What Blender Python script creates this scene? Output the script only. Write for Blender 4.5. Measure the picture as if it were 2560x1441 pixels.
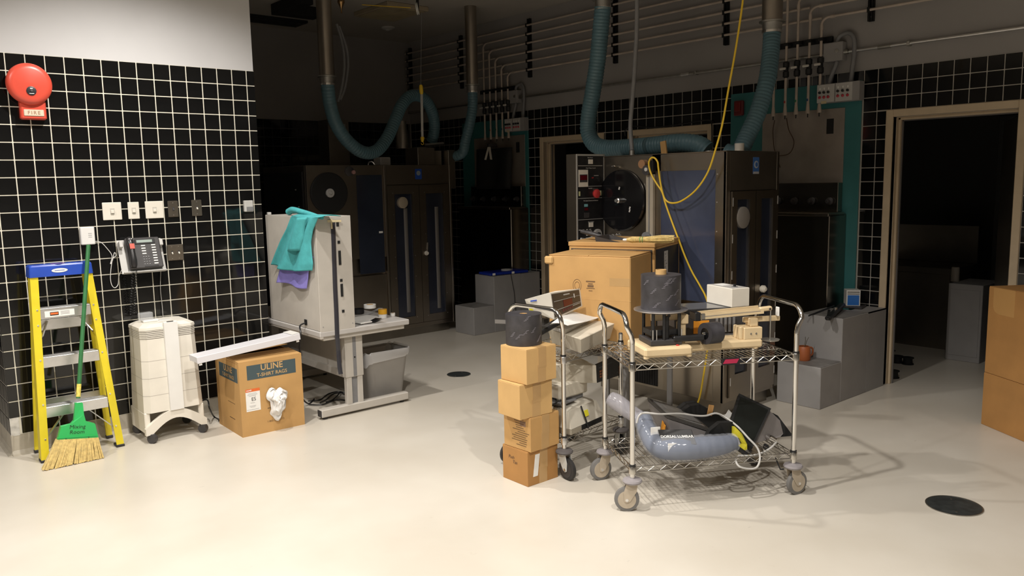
import bpy, bmesh, math, random
from mathutils import Vector, Matrix
random.seed(7)
for o in list(bpy.data.objects): bpy.data.objects.remove(o, do_unlink=True)
SC = bpy.context.scene
COL = SC.collection
R = math.radians

# ---------------------------------------------------------------- camera
FPX, YAW, PITCH, ROLL, CAMH = 2019.0, 0.705512, -0.131671, -0.019496, 1.67
CAM = Vector((0, 0, CAMH))
FW = Vector((math.sin(YAW)*math.cos(PITCH), math.cos(YAW)*math.cos(PITCH), math.sin(PITCH)))
_r = Vector((math.cos(YAW), -math.sin(YAW), 0)); _u = _r.cross(FW)
RT = _r*math.cos(ROLL) + _u*math.sin(ROLL)
UP = -_r*math.sin(ROLL) + _u*math.cos(ROLL)
cd = bpy.data.cameras.new('camera'); cam = bpy.data.objects.new('camera', cd); COL.objects.link(cam)
cd.sensor_width = 36; cd.lens = FPX/2560*36; cd.clip_start = 0.05; cd.clip_end = 60
cam.matrix_world = Matrix(((RT.x, UP.x, -FW.x, CAM.x), (RT.y, UP.y, -FW.y, CAM.y), (RT.z, UP.z, -FW.z, CAM.z), (0, 0, 0, 1)))
SC.camera = cam

# ---------------------------------------------------------------- world, lamps, exposure
w = bpy.data.worlds.new('world'); SC.world = w; w.use_nodes = True
w.node_tree.nodes['Background'].inputs[0].default_value = (1.0, 0.93, 0.82, 1)
w.node_tree.nodes['Background'].inputs[1].default_value = 0.0
def lamp(x, y, z, e, half=72, rad=0.05):
    l = bpy.data.lights.new('downlight', 'SPOT'); l.energy = e; l.shadow_soft_size = rad
    l.spot_size = R(2*half); l.spot_blend = 0.62; l.color = (1.0, 0.95, 0.885)
    o = bpy.data.objects.new('downlight', l); o.location = (x, y, z); COL.objects.link(o)
for lx, ly_, le in ((1.62, 4.55, 235), (1.75, 2.65, 260), (1.75, 0.6, 260), (-0.6, 4.55, 180), (-0.6, 2.65, 230), (-0.6, 0.6, 230)):
    lamp(lx, ly_, 3.46, le)
SC.view_settings.view_transform = 'Standard'; SC.view_settings.look = 'None'
SC.view_settings.exposure = 0.0; SC.view_settings.gamma = 1.0
SC.view_settings.use_curve_mapping = False

# ---------------------------------------------------------------- measuring helpers: where a sight line meets a plane of the room
def ray(u, v): return FW + RT*((u-1280)/FPX) - UP*((v-720.5)/FPX)
def atx(u, v, X): d = ray(u, v); return CAM + d*(X/d.x)
def aty(u, v, Y): d = ray(u, v); return CAM + d*(Y/d.y)
def atz(u, v, Z): d = ray(u, v); return CAM + d*((Z-CAMH)/d.z)

# ---------------------------------------------------------------- materials
MATS = {}
def mat(name, col, rough=0.5, metal=0.0, noise=0.0, scale=12.0, bump=0.0, trans=0.0, alpha=1.0, emit=0.0, coat=0.0, stretch=None, spec=None, ior=None, bscale=None):
    if name in MATS: return MATS[name]
    m = bpy.data.materials.new(name); m.use_nodes = True; nt = m.node_tree; b = nt.nodes['Principled BSDF']
    b.inputs['Base Color'].default_value = (*col, 1); b.inputs['Roughness'].default_value = rough
    b.inputs['Metallic'].default_value = metal; b.inputs['Transmission Weight'].default_value = trans
    b.inputs['Alpha'].default_value = alpha; b.inputs['Coat Weight'].default_value = coat
    if spec is not None: b.inputs['Specular IOR Level'].default_value = spec
    if ior: b.inputs['IOR'].default_value = ior
    if emit: b.inputs['Emission Color'].default_value = (*col, 1); b.inputs['Emission Strength'].default_value = emit
    if noise or bump:
        tc = nt.nodes.new('ShaderNodeTexCoord'); mp = nt.nodes.new('ShaderNodeMapping'); nz = nt.nodes.new('ShaderNodeTexNoise')
        nt.links.new(tc.outputs['Object'], mp.inputs[0]); nt.links.new(mp.outputs[0], nz.inputs['Vector'])
        nz.inputs['Scale'].default_value = scale; nz.inputs['Detail'].default_value = 5
        if stretch: mp.inputs['Scale'].default_value = stretch
        if noise:
            cr = nt.nodes.new('ShaderNodeValToRGB')
            cr.color_ramp.elements[0].position = 0.3; cr.color_ramp.elements[1].position = 0.7
            cr.color_ramp.elements[0].color = (*[max(0, c*(1-noise)) for c in col], 1)
            cr.color_ramp.elements[1].color = (*[min(1, c*(1+noise)) for c in col], 1)
            nt.links.new(nz.outputs['Fac'], cr.inputs[0]); nt.links.new(cr.outputs[0], b.inputs['Base Color'])
        if bump:
            bp = nt.nodes.new('ShaderNodeBump'); bp.inputs['Strength'].default_value = bump; bp.inputs['Distance'].default_value = 0.01
            src = nz
            if bscale:
                src = nt.nodes.new('ShaderNodeTexNoise'); src.inputs['Scale'].default_value = bscale; nt.links.new(mp.outputs[0], src.inputs['Vector'])
            nt.links.new(src.outputs['Fac'], bp.inputs['Height']); nt.links.new(bp.outputs[0], b.inputs['Normal'])
    MATS[name] = m; return m

paint_l = mat('paint_light', (0.52, 0.515, 0.52), 0.6, noise=0.03, scale=3, bump=0.02)
paint_g = mat('paint_grey', (0.30, 0.285, 0.275), 0.6, noise=0.05, scale=2, bump=0.02)
ceil_m = mat('ceiling_paint', (0.40, 0.37, 0.33), 0.8, noise=0.05, scale=2)
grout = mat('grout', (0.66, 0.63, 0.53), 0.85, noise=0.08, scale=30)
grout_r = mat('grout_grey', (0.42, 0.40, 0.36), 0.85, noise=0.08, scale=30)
tile_m = mat('black_glazed_tile', (0.006, 0.006, 0.006), 0.07, noise=0.3, scale=4, bump=0.015, bscale=14)
cove_m = mat('cove_base', (0.42, 0.38, 0.31), 0.45, noise=0.15, scale=9, bump=0.05)
steel = mat('stainless', (0.40, 0.36, 0.31), 0.30, 1.0, noise=0.06, scale=5)
steel_d = mat('stainless_dull', (0.30, 0.275, 0.24), 0.36, 1.0, noise=0.10, scale=4)
steel_m = mat('stainless_mirror', (0.30, 0.275, 0.24), 0.24, 1.0, noise=0.08, scale=3)
chrome = mat('chrome', (0.75, 0.74, 0.72), 0.12, 1.0)
wire_m = mat('wire_chrome', (0.62, 0.60, 0.56), 0.22, 1.0)
alu = mat('aluminium', (0.80, 0.80, 0.80), 0.33, 1.0, noise=0.06, scale=20)
zinc = mat('zinc', (0.48, 0.47, 0.44), 0.4, 1.0, noise=0.1, scale=20)
black = mat('black_plastic', (0.012, 0.012, 0.013), 0.4, noise=0.3, scale=20)
black_m = mat('black_matte', (0.006, 0.006, 0.006), 0.75)
black_g = mat('black_gloss', (0.006, 0.006, 0.007), 0.12)
dgrey = mat('dark_grey_plastic', (0.045, 0.042, 0.043), 0.45, noise=0.15, scale=15)
mgrey = mat('mid_grey_plastic', (0.20, 0.20, 0.205), 0.5, noise=0.08, scale=15)
lgrey = mat('light_grey', (0.50, 0.49, 0.47), 0.5, noise=0.05, scale=15)
white_p = mat('white_plastic', (0.74, 0.73, 0.70), 0.4, noise=0.03, scale=10)
white_w = mat('white_warm', (0.72, 0.68, 0.60), 0.45, noise=0.04, scale=10)
cream = mat('cream_enamel', (0.68, 0.53, 0.32), 0.4, noise=0.06, scale=12)
ivory = mat('ivory_housing', (0.62, 0.57, 0.47), 0.45, noise=0.06, scale=8)
putty = mat('putty_frame', (0.56, 0.45, 0.31), 0.5, noise=0.06, scale=10)
red_p = mat('red_enamel', (0.62, 0.075, 0.045), 0.35, noise=0.06, scale=8)
red_d = mat('dark_red', (0.16, 0.015, 0.018), 0.4)
blue_p = mat('blue_plastic', (0.022, 0.07, 0.42), 0.35, noise=0.08, scale=12)
blue_d = mat('deep_blue', (0.01, 0.03, 0.30), 0.25)
yellow_f = mat('yellow_fibreglass', (0.72, 0.58, 0.025), 0.4, noise=0.05, scale=14)
yellow_c = mat('yellow_rubber', (0.75, 0.50, 0.03), 0.45)
green_h = mat('green_handle', (0.035, 0.16, 0.055), 0.4, noise=0.1, scale=20)
green_p = mat('green_plastic', (0.025, 0.44, 0.105), 0.4, noise=0.05, scale=10)
straw = mat('straw', (0.66, 0.50, 0.20), 0.7, noise=0.22, scale=60, bump=0.2)
kraft = mat('cardboard', (0.50, 0.29, 0.105), 0.75, noise=0.07, scale=7, bump=0.03, bscale=90)
kraft2 = mat('cardboard_dark', (0.40, 0.20, 0.06), 0.75, noise=0.08, scale=6, bump=0.03, bscale=90)
kraft3 = mat('cardboard_light', (0.56, 0.35, 0.14), 0.75, noise=0.06, scale=7, bump=0.03, bscale=90)
tapeb = mat('brown_tape', (0.48, 0.30, 0.13), 0.22, noise=0.05, scale=10)
slate_i = mat('slate_ink', (0.055, 0.085, 0.095), 0.6)
ink = mat('black_ink', (0.015, 0.014, 0.013), 0.6)
ink_b = mat('brown_ink', (0.16, 0.09, 0.04), 0.7)
paper = mat('paper', (0.80, 0.79, 0.76), 0.7, noise=0.03, scale=20)
teal_c = mat('teal_cloth', (0.06, 0.36, 0.38), 0.8, noise=0.1, scale=25, bump=0.1, bscale=160)
purple_c = mat('violet_cloth', (0.23, 0.20, 0.56), 0.8, noise=0.08, scale=25, bump=0.1, bscale=160)
teal_w = mat('teal_paint', (0.035, 0.17, 0.175), 0.55, noise=0.08, scale=4)
hose_m = mat('blue_hose', (0.085, 0.165, 0.20), 0.45, noise=0.1, scale=10)
grey_b = mat('grey_enamel', (0.30, 0.29, 0.285), 0.55, noise=0.06, scale=6, bump=0.02)
tape_k = mat('black_printed_tape', (0.040, 0.038, 0.043), 0.45, noise=0.25, scale=22, bump=0.05)
rubber = mat('grey_rubber', (0.17, 0.165, 0.16), 0.65, noise=0.15, scale=20)
bumper = mat('bumper_rubber', (0.27, 0.25, 0.26), 0.7, noise=0.1, scale=20)
rubber_k = mat('black_rubber', (0.025, 0.023, 0.023), 0.6)
pvc = mat('pvc_pipe', (0.46, 0.39, 0.33), 0.5, noise=0.15, scale=8)
clearp = mat('clear_plastic', (0.85, 0.87, 0.9), 0.12, alpha=0.22, spec=0.8)
linerp = mat('liner_film', (0.75, 0.75, 0.76), 0.18, alpha=0.42, spec=0.7)
glass_d = mat('dark_glass', (0.022, 0.026, 0.04), 0.10, spec=0.7, noise=0.25, scale=2)
glass_b = mat('smoky_blue_glass', (0.05, 0.06, 0.10), 0.16, spec=0.7, noise=0.35, scale=2.2)
led = mat('red_display', (0.10, 0.004, 0.008), 0.2)
navy = mat('navy_foam', (0.055, 0.075, 0.13), 0.8, noise=0.15, scale=14)
orange_l = mat('orange_label', (0.75, 0.30, 0.02), 0.6)
orange_r = mat('orange_red_print', (0.72, 0.15, 0.03), 0.6)
sticker_y = mat('yellow_sticker', (0.72, 0.66, 0.03), 0.6)
terra = mat('terracotta_plastic', (0.36, 0.10, 0.03), 0.5)
drain_m = mat('drain_iron', (0.035, 0.04, 0.04), 0.5, 0.3, noise=0.3, scale=25)

# floor: worn epoxy with blotches and scuffs of its own
def floor_material():
    m = bpy.data.materials.new('epoxy_floor'); m.use_nodes = True; nt = m.node_tree; b = nt.nodes['Principled BSDF']
    N = nt.nodes.new; L = nt.links.new
    tc = N('ShaderNodeTexCoord'); n1 = N('ShaderNodeTexNoise'); n1.inputs['Scale'].default_value = 1.3; n1.inputs['Detail'].default_value = 6
    n2 = N('ShaderNodeTexNoise'); n2.inputs['Scale'].default_value = 7; n2.inputs['Detail'].default_value = 8
    L(tc.outputs['Object'], n1.inputs['Vector']); L(tc.outputs['Object'], n2.inputs['Vector'])
    c1 = N('ShaderNodeValToRGB'); c1.color_ramp.elements[0].position = .35; c1.color_ramp.elements[1].position = .7
    c1.color_ramp.elements[0].color = (0.56, 0.515, 0.44, 1); c1.color_ramp.elements[1].color = (0.63, 0.59, 0.52, 1)
    L(n1.outputs['Fac'], c1.inputs[0])
    c2 = N('ShaderNodeValToRGB'); c2.color_ramp.elements[0].position = .70; c2.color_ramp.elements[1].position = .80
    c2.color_ramp.elements[0].color = (0, 0, 0, 1); c2.color_ramp.elements[1].color = (0.45, 0.45, 0.45, 1)
    L(n2.outputs['Fac'], c2.inputs[0])
    mx = N('ShaderNodeMixRGB'); mx.inputs[2].default_value = (0.36, 0.31, 0.23, 1)
    L(c2.outputs[0], mx.inputs[0]); L(c1.outputs[0], mx.inputs[1])
    mp = N('ShaderNodeMapping'); mp.inputs['Scale'].default_value = (3.1, 14, 1); mp.inputs['Rotation'].default_value = (0, 0, .6)
    n3 = N('ShaderNodeTexNoise'); n3.inputs['Scale'].default_value = 3; n3.inputs['Detail'].default_value = 3
    L(tc.outputs['Object'], mp.inputs[0]); L(mp.outputs[0], n3.inputs['Vector'])
    c3 = N('ShaderNodeValToRGB'); c3.color_ramp.elements[0].position = .745; c3.color_ramp.elements[1].position = .77
    c3.color_ramp.elements[0].color = (0, 0, 0, 1); c3.color_ramp.elements[1].color = (.35, .35, .35, 1)
    L(n3.outputs['Fac'], c3.inputs[0])
    m2 = N('ShaderNodeMixRGB'); m2.inputs[2].default_value = (0.22, 0.20, 0.17, 1)
    L(c3.outputs[0], m2.inputs[0]); L(mx.outputs[0], m2.inputs[1]); L(m2.outputs[0], b.inputs['Base Color'])
    rr = N('ShaderNodeMapRange'); rr.inputs['To Min'].default_value = .22; rr.inputs['To Max'].default_value = .42
    L(n1.outputs['Fac'], rr.inputs[0]); L(rr.outputs[0], b.inputs['Roughness'])
    b.inputs['Specular IOR Level'].default_value = 0.4
    return m
floor_m = floor_material()

# ---------------------------------------------------------------- mesh builder
ROOTM = {}
def _basis(d):
    d = d.normalized(); a = Vector((0, 0, 1)) if abs(d.z) < .9 else Vector((1, 0, 0))
    x = d.cross(a).normalized(); return x, d.cross(x).normalized()
class B:
    def __init__(s): s.v = []; s.f = []
    def add(s, vs, fs):
        n = len(s.v); s.v += [Vector(p) for p in vs]; s.f += [tuple(i+n for i in q) for q in fs]; return s
    def box(s, x0, y0, z0, x1, y1, z1, bv=0.0):
        c = Vector(((x0+x1)/2, (y0+y1)/2, (z0+z1)/2)); return s.obox(c, (abs(x1-x0), abs(y1-y0), abs(z1-z0)), None, bv)
    def obox(s, c, size, rot=None, bv=0.0):
        h = [q/2 for q in size]; c = Vector(c); M = rot if rot is not None else Matrix.Identity(3)
        if isinstance(M, (int, float)): M = Matrix.Rotation(M, 3, 'Z')
        if bv <= 0:
            vs = [Vector((sx*h[0], sy*h[1], sz*h[2])) for sx in (-1, 1) for sy in (-1, 1) for sz in (-1, 1)]
            fs = [(0, 1, 3, 2), (4, 6, 7, 5), (0, 4, 5, 1), (2, 3, 7, 6), (0, 2, 6, 4), (1, 5, 7, 3)]
        else:
            b = min(bv, min(h)*.98); vs = []; idx = {}
            for sx in (-1, 1):
                for sy in (-1, 1):
                    for sz in (-1, 1):
                        for ax in range(3):
                            p = [sx*h[0], sy*h[1], sz*h[2]]
                            for k in range(3):
                                if k != ax: p[k] -= (sx, sy, sz)[k]*b
                            idx[(sx, sy, sz, ax)] = len(vs); vs.append(Vector(p))
            fs = []
            for ax in range(3):
                o = [k for k in range(3) if k != ax]
                for sg in (-1, 1):
                    q = []
                    for a2, b2 in ((-1, -1), (1, -1), (1, 1), (-1, 1)):
                        t = [0, 0, 0]; t[ax] = sg; t[o[0]] = a2; t[o[1]] = b2; q.append(idx[(*t, ax)])
                    fs.append(tuple(q))
            for ax in range(3):
                o = [k for k in range(3) if k != ax]
                for a2 in (-1, 1):
                    for b2 in (-1, 1):
                        t = [0, 0, 0]; t[o[0]] = a2; t[o[1]] = b2
                        t0 = list(t); t0[ax] = -1; t1 = list(t); t1[ax] = 1
                        fs.append((idx[(*t0, o[0])], idx[(*t1, o[0])], idx[(*t1, o[1])], idx[(*t0, o[1])]))
            for sx in (-1, 1):
                for sy in (-1, 1):
                    for sz in (-1, 1): fs.append(tuple(idx[(sx, sy, sz, k)] for k in range(3)))
        return s.add([c + M @ p for p in vs], fs)
    def bar(s, a, b, wx, wz, up=(0, 0, 1), bv=0.0):
        a = Vector(a); b = Vector(b); d = (b-a); L = d.length; d.normalize(); u = Vector(up); x = d.cross(u).normalized(); u = x.cross(d).normalized()
        return s.obox((a+b)/2, (wx, L, wz), Matrix((x, d, u)).transposed(), bv)
    def tube(s, pts, r, n=8, closed=False, caps=True):
        P = [Vector(p) for p in pts]; k = len(P)
        rs = r if isinstance(r, (list, tuple)) else [r]*k
        T = []
        for i in range(k):
            if closed: t = P[(i+1) % k]-P[(i-1) % k]
            else: t = P[min(i+1, k-1)]-P[max(i-1, 0)]
            T.append(t.normalized() if t.length > 1e-9 else Vector((0, 0, 1)))
        x, y = _basis(T[0]); vs = []; fs = []
        for i in range(k):
            if i:
                x = (x - T[i]*x.dot(T[i])).normalized(); y = T[i].cross(x)
            for j in range(n):
                a = 2*math.pi*j/n; vs.append(P[i] + (x*math.cos(a)+y*math.sin(a))*rs[i])
        m = k if closed else k-1
        for i in range(m):
            for j in range(n):
                a0 = i*n+j; a1 = i*n+(j+1) % n; b0 = ((i+1) % k)*n+j; b1 = ((i+1) % k)*n+(j+1) % n
                fs.append((a0, a1, b1, b0))
        if caps and not closed: fs.append(tuple(range(n-1, -1, -1))); fs.append(tuple((k-1)*n+j for j in range(n)))
        return s.add(vs, fs)
    def lathe(s, prof, o, axis=(0, 0, 1), n=24, caps=True):
        o = Vector(o); ax = Vector(axis).normalized(); x, y = _basis(ax); vs = []; fs = []
        for rr, h in prof:
            for j in range(n):
                a = 2*math.pi*j/n; vs.append(o + ax*h + (x*math.cos(a)+y*math.sin(a))*max(rr, 1e-5))
        for i in range(len(prof)-1):
            for j in range(n): fs.append((i*n+j, i*n+(j+1) % n, (i+1)*n+(j+1) % n, (i+1)*n+j))
        if caps: fs.append(tuple(range(n-1, -1, -1))); fs.append(tuple((len(prof)-1)*n+j for j in range(n)))
        return s.add(vs, fs)
    def cyl(s, a, b, r, n=16):
        a = Vector(a); b = Vector(b); return s.lathe([(r, 0), (r, (b-a).length)], a, b-a, n)
    def prism(s, poly, o, ex, ey, ez, w0, w1):
        o = Vector(o); ex = Vector(ex); ey = Vector(ey); ez = Vector(ez); n = len(poly)
        vs = [o+ex*p[0]+ey*p[1]+ez*w0 for p in poly]+[o+ex*p[0]+ey*p[1]+ez*w1 for p in poly]
        fs = [tuple(range(n-1, -1, -1)), tuple(range(n, 2*n))]+[(i, (i+1) % n, n+(i+1) % n, n+i) for i in range(n)]
        return s.add(vs, fs)
    def grid(s, nu, nv, fn, close_u=False):
        vs = [fn(i/(nu-1) if not close_u else i/nu, j/(nv-1)) for j in range(nv) for i in range(nu)]; fs = []
        for j in range(nv-1):
            for i in range(nu if close_u else nu-1):
                fs.append((j*nu+i, j*nu+(i+1) % nu, (j+1)*nu+(i+1) % nu, (j+1)*nu+i))
        return s.add(vs, fs)
    def build(s, name, m, parent=None, smooth=False, local=False, thick=0.0, kind=None, label=None):
        vs = s.v
        if parent is not None and not local:
            inv = ROOTM[parent.name]; vs = [inv @ p for p in vs]
        me = bpy.data.meshes.new(name); me.from_pydata([tuple(p) for p in vs], [], s.f); me.update()
        bm = bmesh.new(); bm.from_mesh(me); bmesh.ops.recalc_face_normals(bm, faces=bm.faces); bm.to_mesh(me); bm.free()
        if smooth:
            for p in me.polygons: p.use_smooth = True
            me.set_sharp_from_angle(angle=R(smooth if smooth is not True else 40))
        me.materials.append(m)
        o = bpy.data.objects.new(name, me); COL.objects.link(o)
        if parent is not None: o.parent = parent; ROOTM[o.name] = ROOTM[parent.name]
        else: ROOTM[o.name] = Matrix.Identity(4)
        if thick:
            md = o.modifiers.new('thickness', 'SOLIDIFY'); md.thickness = thick; md.offset = 0
        if kind: o['kind'] = kind
        if label: o['label'] = label
        return o
def thing(name, label, cat, loc=(0, 0, 0), rz=0.0, group=None):
    o = bpy.data.objects.new(name, None); COL.objects.link(o); o.empty_display_size = .1
    o.location = loc; o.rotation_euler = (0, 0, rz); o['label'] = label; o['category'] = cat
    if group: o['group'] = group
    ROOTM[o.name] = (Matrix.Translation(Vector(loc)) @ Matrix.Rotation(rz, 4, 'Z')).inverted()
    return o
def tag(o, label, cat, group=None):
    o['label'] = label; o['category'] = cat
    if group: o['group'] = group
    return o
def struct(o, label=None):
    o['kind'] = 'structure'
    if label: o['label'] = label
    return o
def text(s, size, o, right, up, m, parent, local=False, name='lettering', depth=0.0006, shear=0.0, bold=0.0, align='CENTER', space=1.0):
    cu = bpy.data.curves.new('txt', 'FONT'); cu.body = s; cu.size = size; cu.align_x = align; cu.align_y = 'CENTER'
    cu.shear = shear; cu.offset = bold; cu.space_character = space; cu.resolution_u = 3
    ob = bpy.data.objects.new('txt', cu); COL.objects.link(ob)
    bpy.context.view_layer.update()
    me = ob.evaluated_get(bpy.context.evaluated_depsgraph_get()).to_mesh()
    right = Vector(right).normalized(); up = Vector(up).normalized(); nn = right.cross(up); o = Vector(o)
    b = B(); vs = [o + right*v.co.x + up*v.co.y + nn*depth for v in me.vertices]; fs = [tuple(p.vertices) for p in me.polygons]
    b.add(vs, fs)
    ob.to_mesh_clear(); bpy.data.objects.remove(ob, do_unlink=True); bpy.data.curves.remove(cu)
    return b.build(name, m, parent, local=local)
def spline(pts, k=8):
    P = [Vector(p) for p in pts]; out = []
    for i in range(len(P)-1):
        p0 = P[max(i-1, 0)]; p1 = P[i]; p2 = P[i+1]; p3 = P[min(i+2, len(P)-1)]
        for j in range(k):
            t = j/k
            out.append(.5*((2*p1)+(p2-p0)*t+(2*p0-5*p1+4*p2-p3)*t*t+(3*p1-p0-3*p2+p3)*t**3))
    out.append(P[-1]); return out
def lerp(a, b, t): return a+(b-a)*t
def plate(o, right, up, w, h, d, name, m, parent, local=False, bv=0.001, label=None):
    """thin slab lying on a face: o = centre on the face"""
    right = Vector(right).normalized(); up = Vector(up).normalized(); nn = right.cross(up)
    return B().obox(Vector(o)+nn*(d/2), (w, h, d), Matrix((right, up, nn)).transposed(), bv).build(name, m, parent, local=local, label=label)
# ================================================================ STRUCTURE
YL, XR, YF, CZ = 5.839, 6.306, 9.50, 3.56      # left wall face, right wall face, far wall face, ceiling
ZTL, ZTR, PT = 2.507, 2.475, 0.108             # tile tops and vertical pitch
X0L, PL = 0.95326, 0.108254                    # left wall joints
Y0R, PR = 3.00382, 0.109789                    # right wall joints
WL0, WL1 = 0.783, 2.531                        # ends of the short left wall

fl = struct(B().box(-4.2, -3.2, -0.1, 9.4, 9.7, 0).build('floor', floor_m))
struct(B().box(-4.2, -3.2, CZ, 9.4, 9.7, CZ+0.1).build('ceiling', ceil_m))
struct(B().box(-4.3, -3.2, 0, -4.2, 9.7, CZ).build('wall_west', paint_g))
struct(B().box(-4.2, -3.3, 0, 9.4, -3.2, CZ).build('wall_behind', paint_g))
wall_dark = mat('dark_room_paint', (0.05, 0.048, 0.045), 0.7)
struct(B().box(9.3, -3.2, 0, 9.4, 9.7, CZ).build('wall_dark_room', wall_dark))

# ---- far wall: grey paint above, black tile below
wf = struct(B().box(-4.2, YF+.006, 0, 9.3, YF+.15, CZ).build('wall_far', paint_g))
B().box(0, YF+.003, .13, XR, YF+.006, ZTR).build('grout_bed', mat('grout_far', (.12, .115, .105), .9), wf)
b = B()
for i in range(int(6.3/PR)):
    for j in range(22):
        x = .02+i*PR; z = ZTR-(j+1)*PT
        b.box(x+.003, YF-.001, z+.003, x+PR-.003, YF+.004, z+PT-.003)
b.build('wall_tile', tile_m, wf, kind='stuff')

# ---- one bevelled tile mesh shared by all tiles of a wall
def tile_mesh(name, w, h, axis):
    bb = B(); g = .0032
    if axis == 'y': bb.obox((0, 0, 0), (w-2*g, .009, h-2*g), None, .0022)
    else: bb.obox((0, 0, 0), (.009, w-2*g, h-2*g), None, .0022)
    o = bb.build('wall_tile', tile_m); me = o.data; bpy.data.objects.remove(o, do_unlink=True); return me
def put_tile(me, loc, parent, tilt=0.006):
    o = bpy.data.objects.new('wall_tile', me); COL.objects.link(o); o.parent = parent; o.location = loc
    o.rotation_euler = (random.uniform(-tilt, tilt), random.uniform(-tilt*.3, tilt*.3), random.uniform(-tilt, tilt))

# ---- left wall (a short free-standing wall)
wl = struct(B().box(WL0+.006, YL+.006, 0, WL1-.006, YL+1.6, CZ).build('wall_left', paint_l))
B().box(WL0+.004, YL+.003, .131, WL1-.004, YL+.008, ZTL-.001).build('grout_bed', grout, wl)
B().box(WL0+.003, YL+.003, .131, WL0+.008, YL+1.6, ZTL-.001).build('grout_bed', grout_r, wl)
cols = [(WL0, X0L-PL)]+[(X0L+i*PL, X0L+(i+1)*PL) for i in range(-1, 14)]+[(X0L+14*PL, WL1)]
meshes = {}; rest = B(); cnt = 0
for ci, (xa, xb) in enumerate(cols):
    for j in range(22):
        zc = ZTL-(j+.5)*PT; xc = (xa+xb)/2
        if j == 21 and ci == 0: continue
        hidden = (1.45 < xc < 1.90 and zc < .72) or (xc > 2.0 and zc < .55)
        wd = round(xb-xa, 4)
        if not hidden and cnt < 300:
            k = (wd, 'y')
            if k not in meshes: meshes[k] = tile_mesh('wall_tile', wd, PT, 'y')
            put_tile(meshes[k], (xc, YL+.0045, zc), wl); cnt += 1
        else:
            rest.obox((xc, YL+.0045, zc), (wd-.0064, .009, PT-.0064), None, .0022)
rest.build('wall_tile', tile_m, wl, kind='stuff')
b = B()
for i in range(14):
    for j in range(22):
        y = YL+.002+i*PL; z = ZTL-(j+.5)*PT
        b.obox((WL0+.0045, y+PL/2, z), (.009, PL-.0064, PT-.0064), None, .0022)
b.build('wall_tile', tile_m, wl, kind='stuff', label='black tiles on the end of the wall')
plaster = mat('bare_plaster', (.55, .53, .49), .9, noise=.25, scale=30, bump=.3)
B().obox(((WL0+X0L-PL)/2-.004, YL+.006, .185), (.05, .008, .12)).build('plaster_patch', plaster, wl, label='bare plaster where a tile is missing')
# cove base
bb = B()
prof = [(0, 0), (-.03, 0), (-.012, .008), (-.002, .03), (.0, .131), (.01, .131)]
bb.prism(prof, (WL0, YL+.004, 0), (0, 1, 0), (0, 0, 1), (1, 0, 0), 0, WL1-WL0)
bb.prism(prof, (WL0+.004, YL, 0), (1, 0, 0), (0, 0, 1), (0, 1, 0), 0, 1.6)
struct(bb.build('baseboard_left', cove_m))

# ---- right wall with three doorways
FR = .055
doors = [(2.02, 2.872), (4.575, 5.49), (5.93, 6.807)]
DT = 2.10
T = .15
bw = B(); segs = [-3.2]+[q for d in doors for q in d]+[9.7]
for i in range(0, len(segs), 2): bw.box(XR+.006, segs[i], 0, XR+T, segs[i+1], CZ)
for a, c in doors: bw.box(XR+.006, a, DT, XR+T, c, CZ)
wr = struct(bw.build('wall_right', paint_g))
gb = B()
for i in range(0, len(segs), 2): gb.box(XR+.003, segs[i], .02, XR+.007, segs[i+1], ZTR-.001)
for a, c in doors: gb.box(XR+.003, a, DT, XR+.007, c, ZTR-.001)
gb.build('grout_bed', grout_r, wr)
TEAL = [(3.121, 4.32, 2.40), (7.05, 8.30, 2.40)]
rest = B(); cnt = 0; rmesh = {}
def clip_holes(ya, yb, za, zb):
    """return the part of a tile cell left outside the door frames, or None"""
    for a, c in doors:
        a2, c2, t2 = a-FR, c+FR, DT+FR
        if zb <= t2+.004:
            if ya >= a2-.004 and yb <= c2+.004: return None
            if ya < c2 < yb: ya = c2
            if ya < a2 < yb: yb = a2
        elif za < t2 and yb > a2+.004 and ya < c2-.004: za = t2
    return ya, yb, za, zb
for k in range(-20, 60):
    for j in range(23):
        ya, yb = Y0R+k*PR, Y0R+(k+1)*PR; zb = ZTR-j*PT; za = max(zb-PT, .02)
        if yb > YF or ya < 1.2: continue
        if any(ya+.02 > t0 and yb-.02 < t1 and zb-.03 < tz for t0, t1, tz in TEAL): continue
        c = clip_holes(ya, yb, za, zb)
        if not c: continue
        ya, yb, za, zb = c
        if yb-ya < .012 or zb-za < .012: continue
        wd, hg = round(yb-ya, 3), round(zb-za, 3)
        vis = (ya < 7.1 and (zb > 2.0 or (2.9 < yb < 3.15 and zb > .6) or (6.82 < yb < 7.1 and zb > .65)))
        if vis and cnt < 300:
            if (wd, hg) not in rmesh: rmesh[(wd, hg)] = tile_mesh('wall_tile', wd, hg, 'x')
            put_tile(rmesh[(wd, hg)], (XR+.0045, (ya+yb)/2, (za+zb)/2), wr); cnt += 1
        else:
            rest.obox((XR+.0045, (ya+yb)/2, (za+zb)/2), (.009, wd-.0064, hg-.0064), None, .002)
rest.build('wall_tile', tile_m, wr, kind='stuff')
shadow_m = mat('door_gasket', (.13, .12, .115), .5)  # dark colour standing in for the shadow beside each door stop
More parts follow.
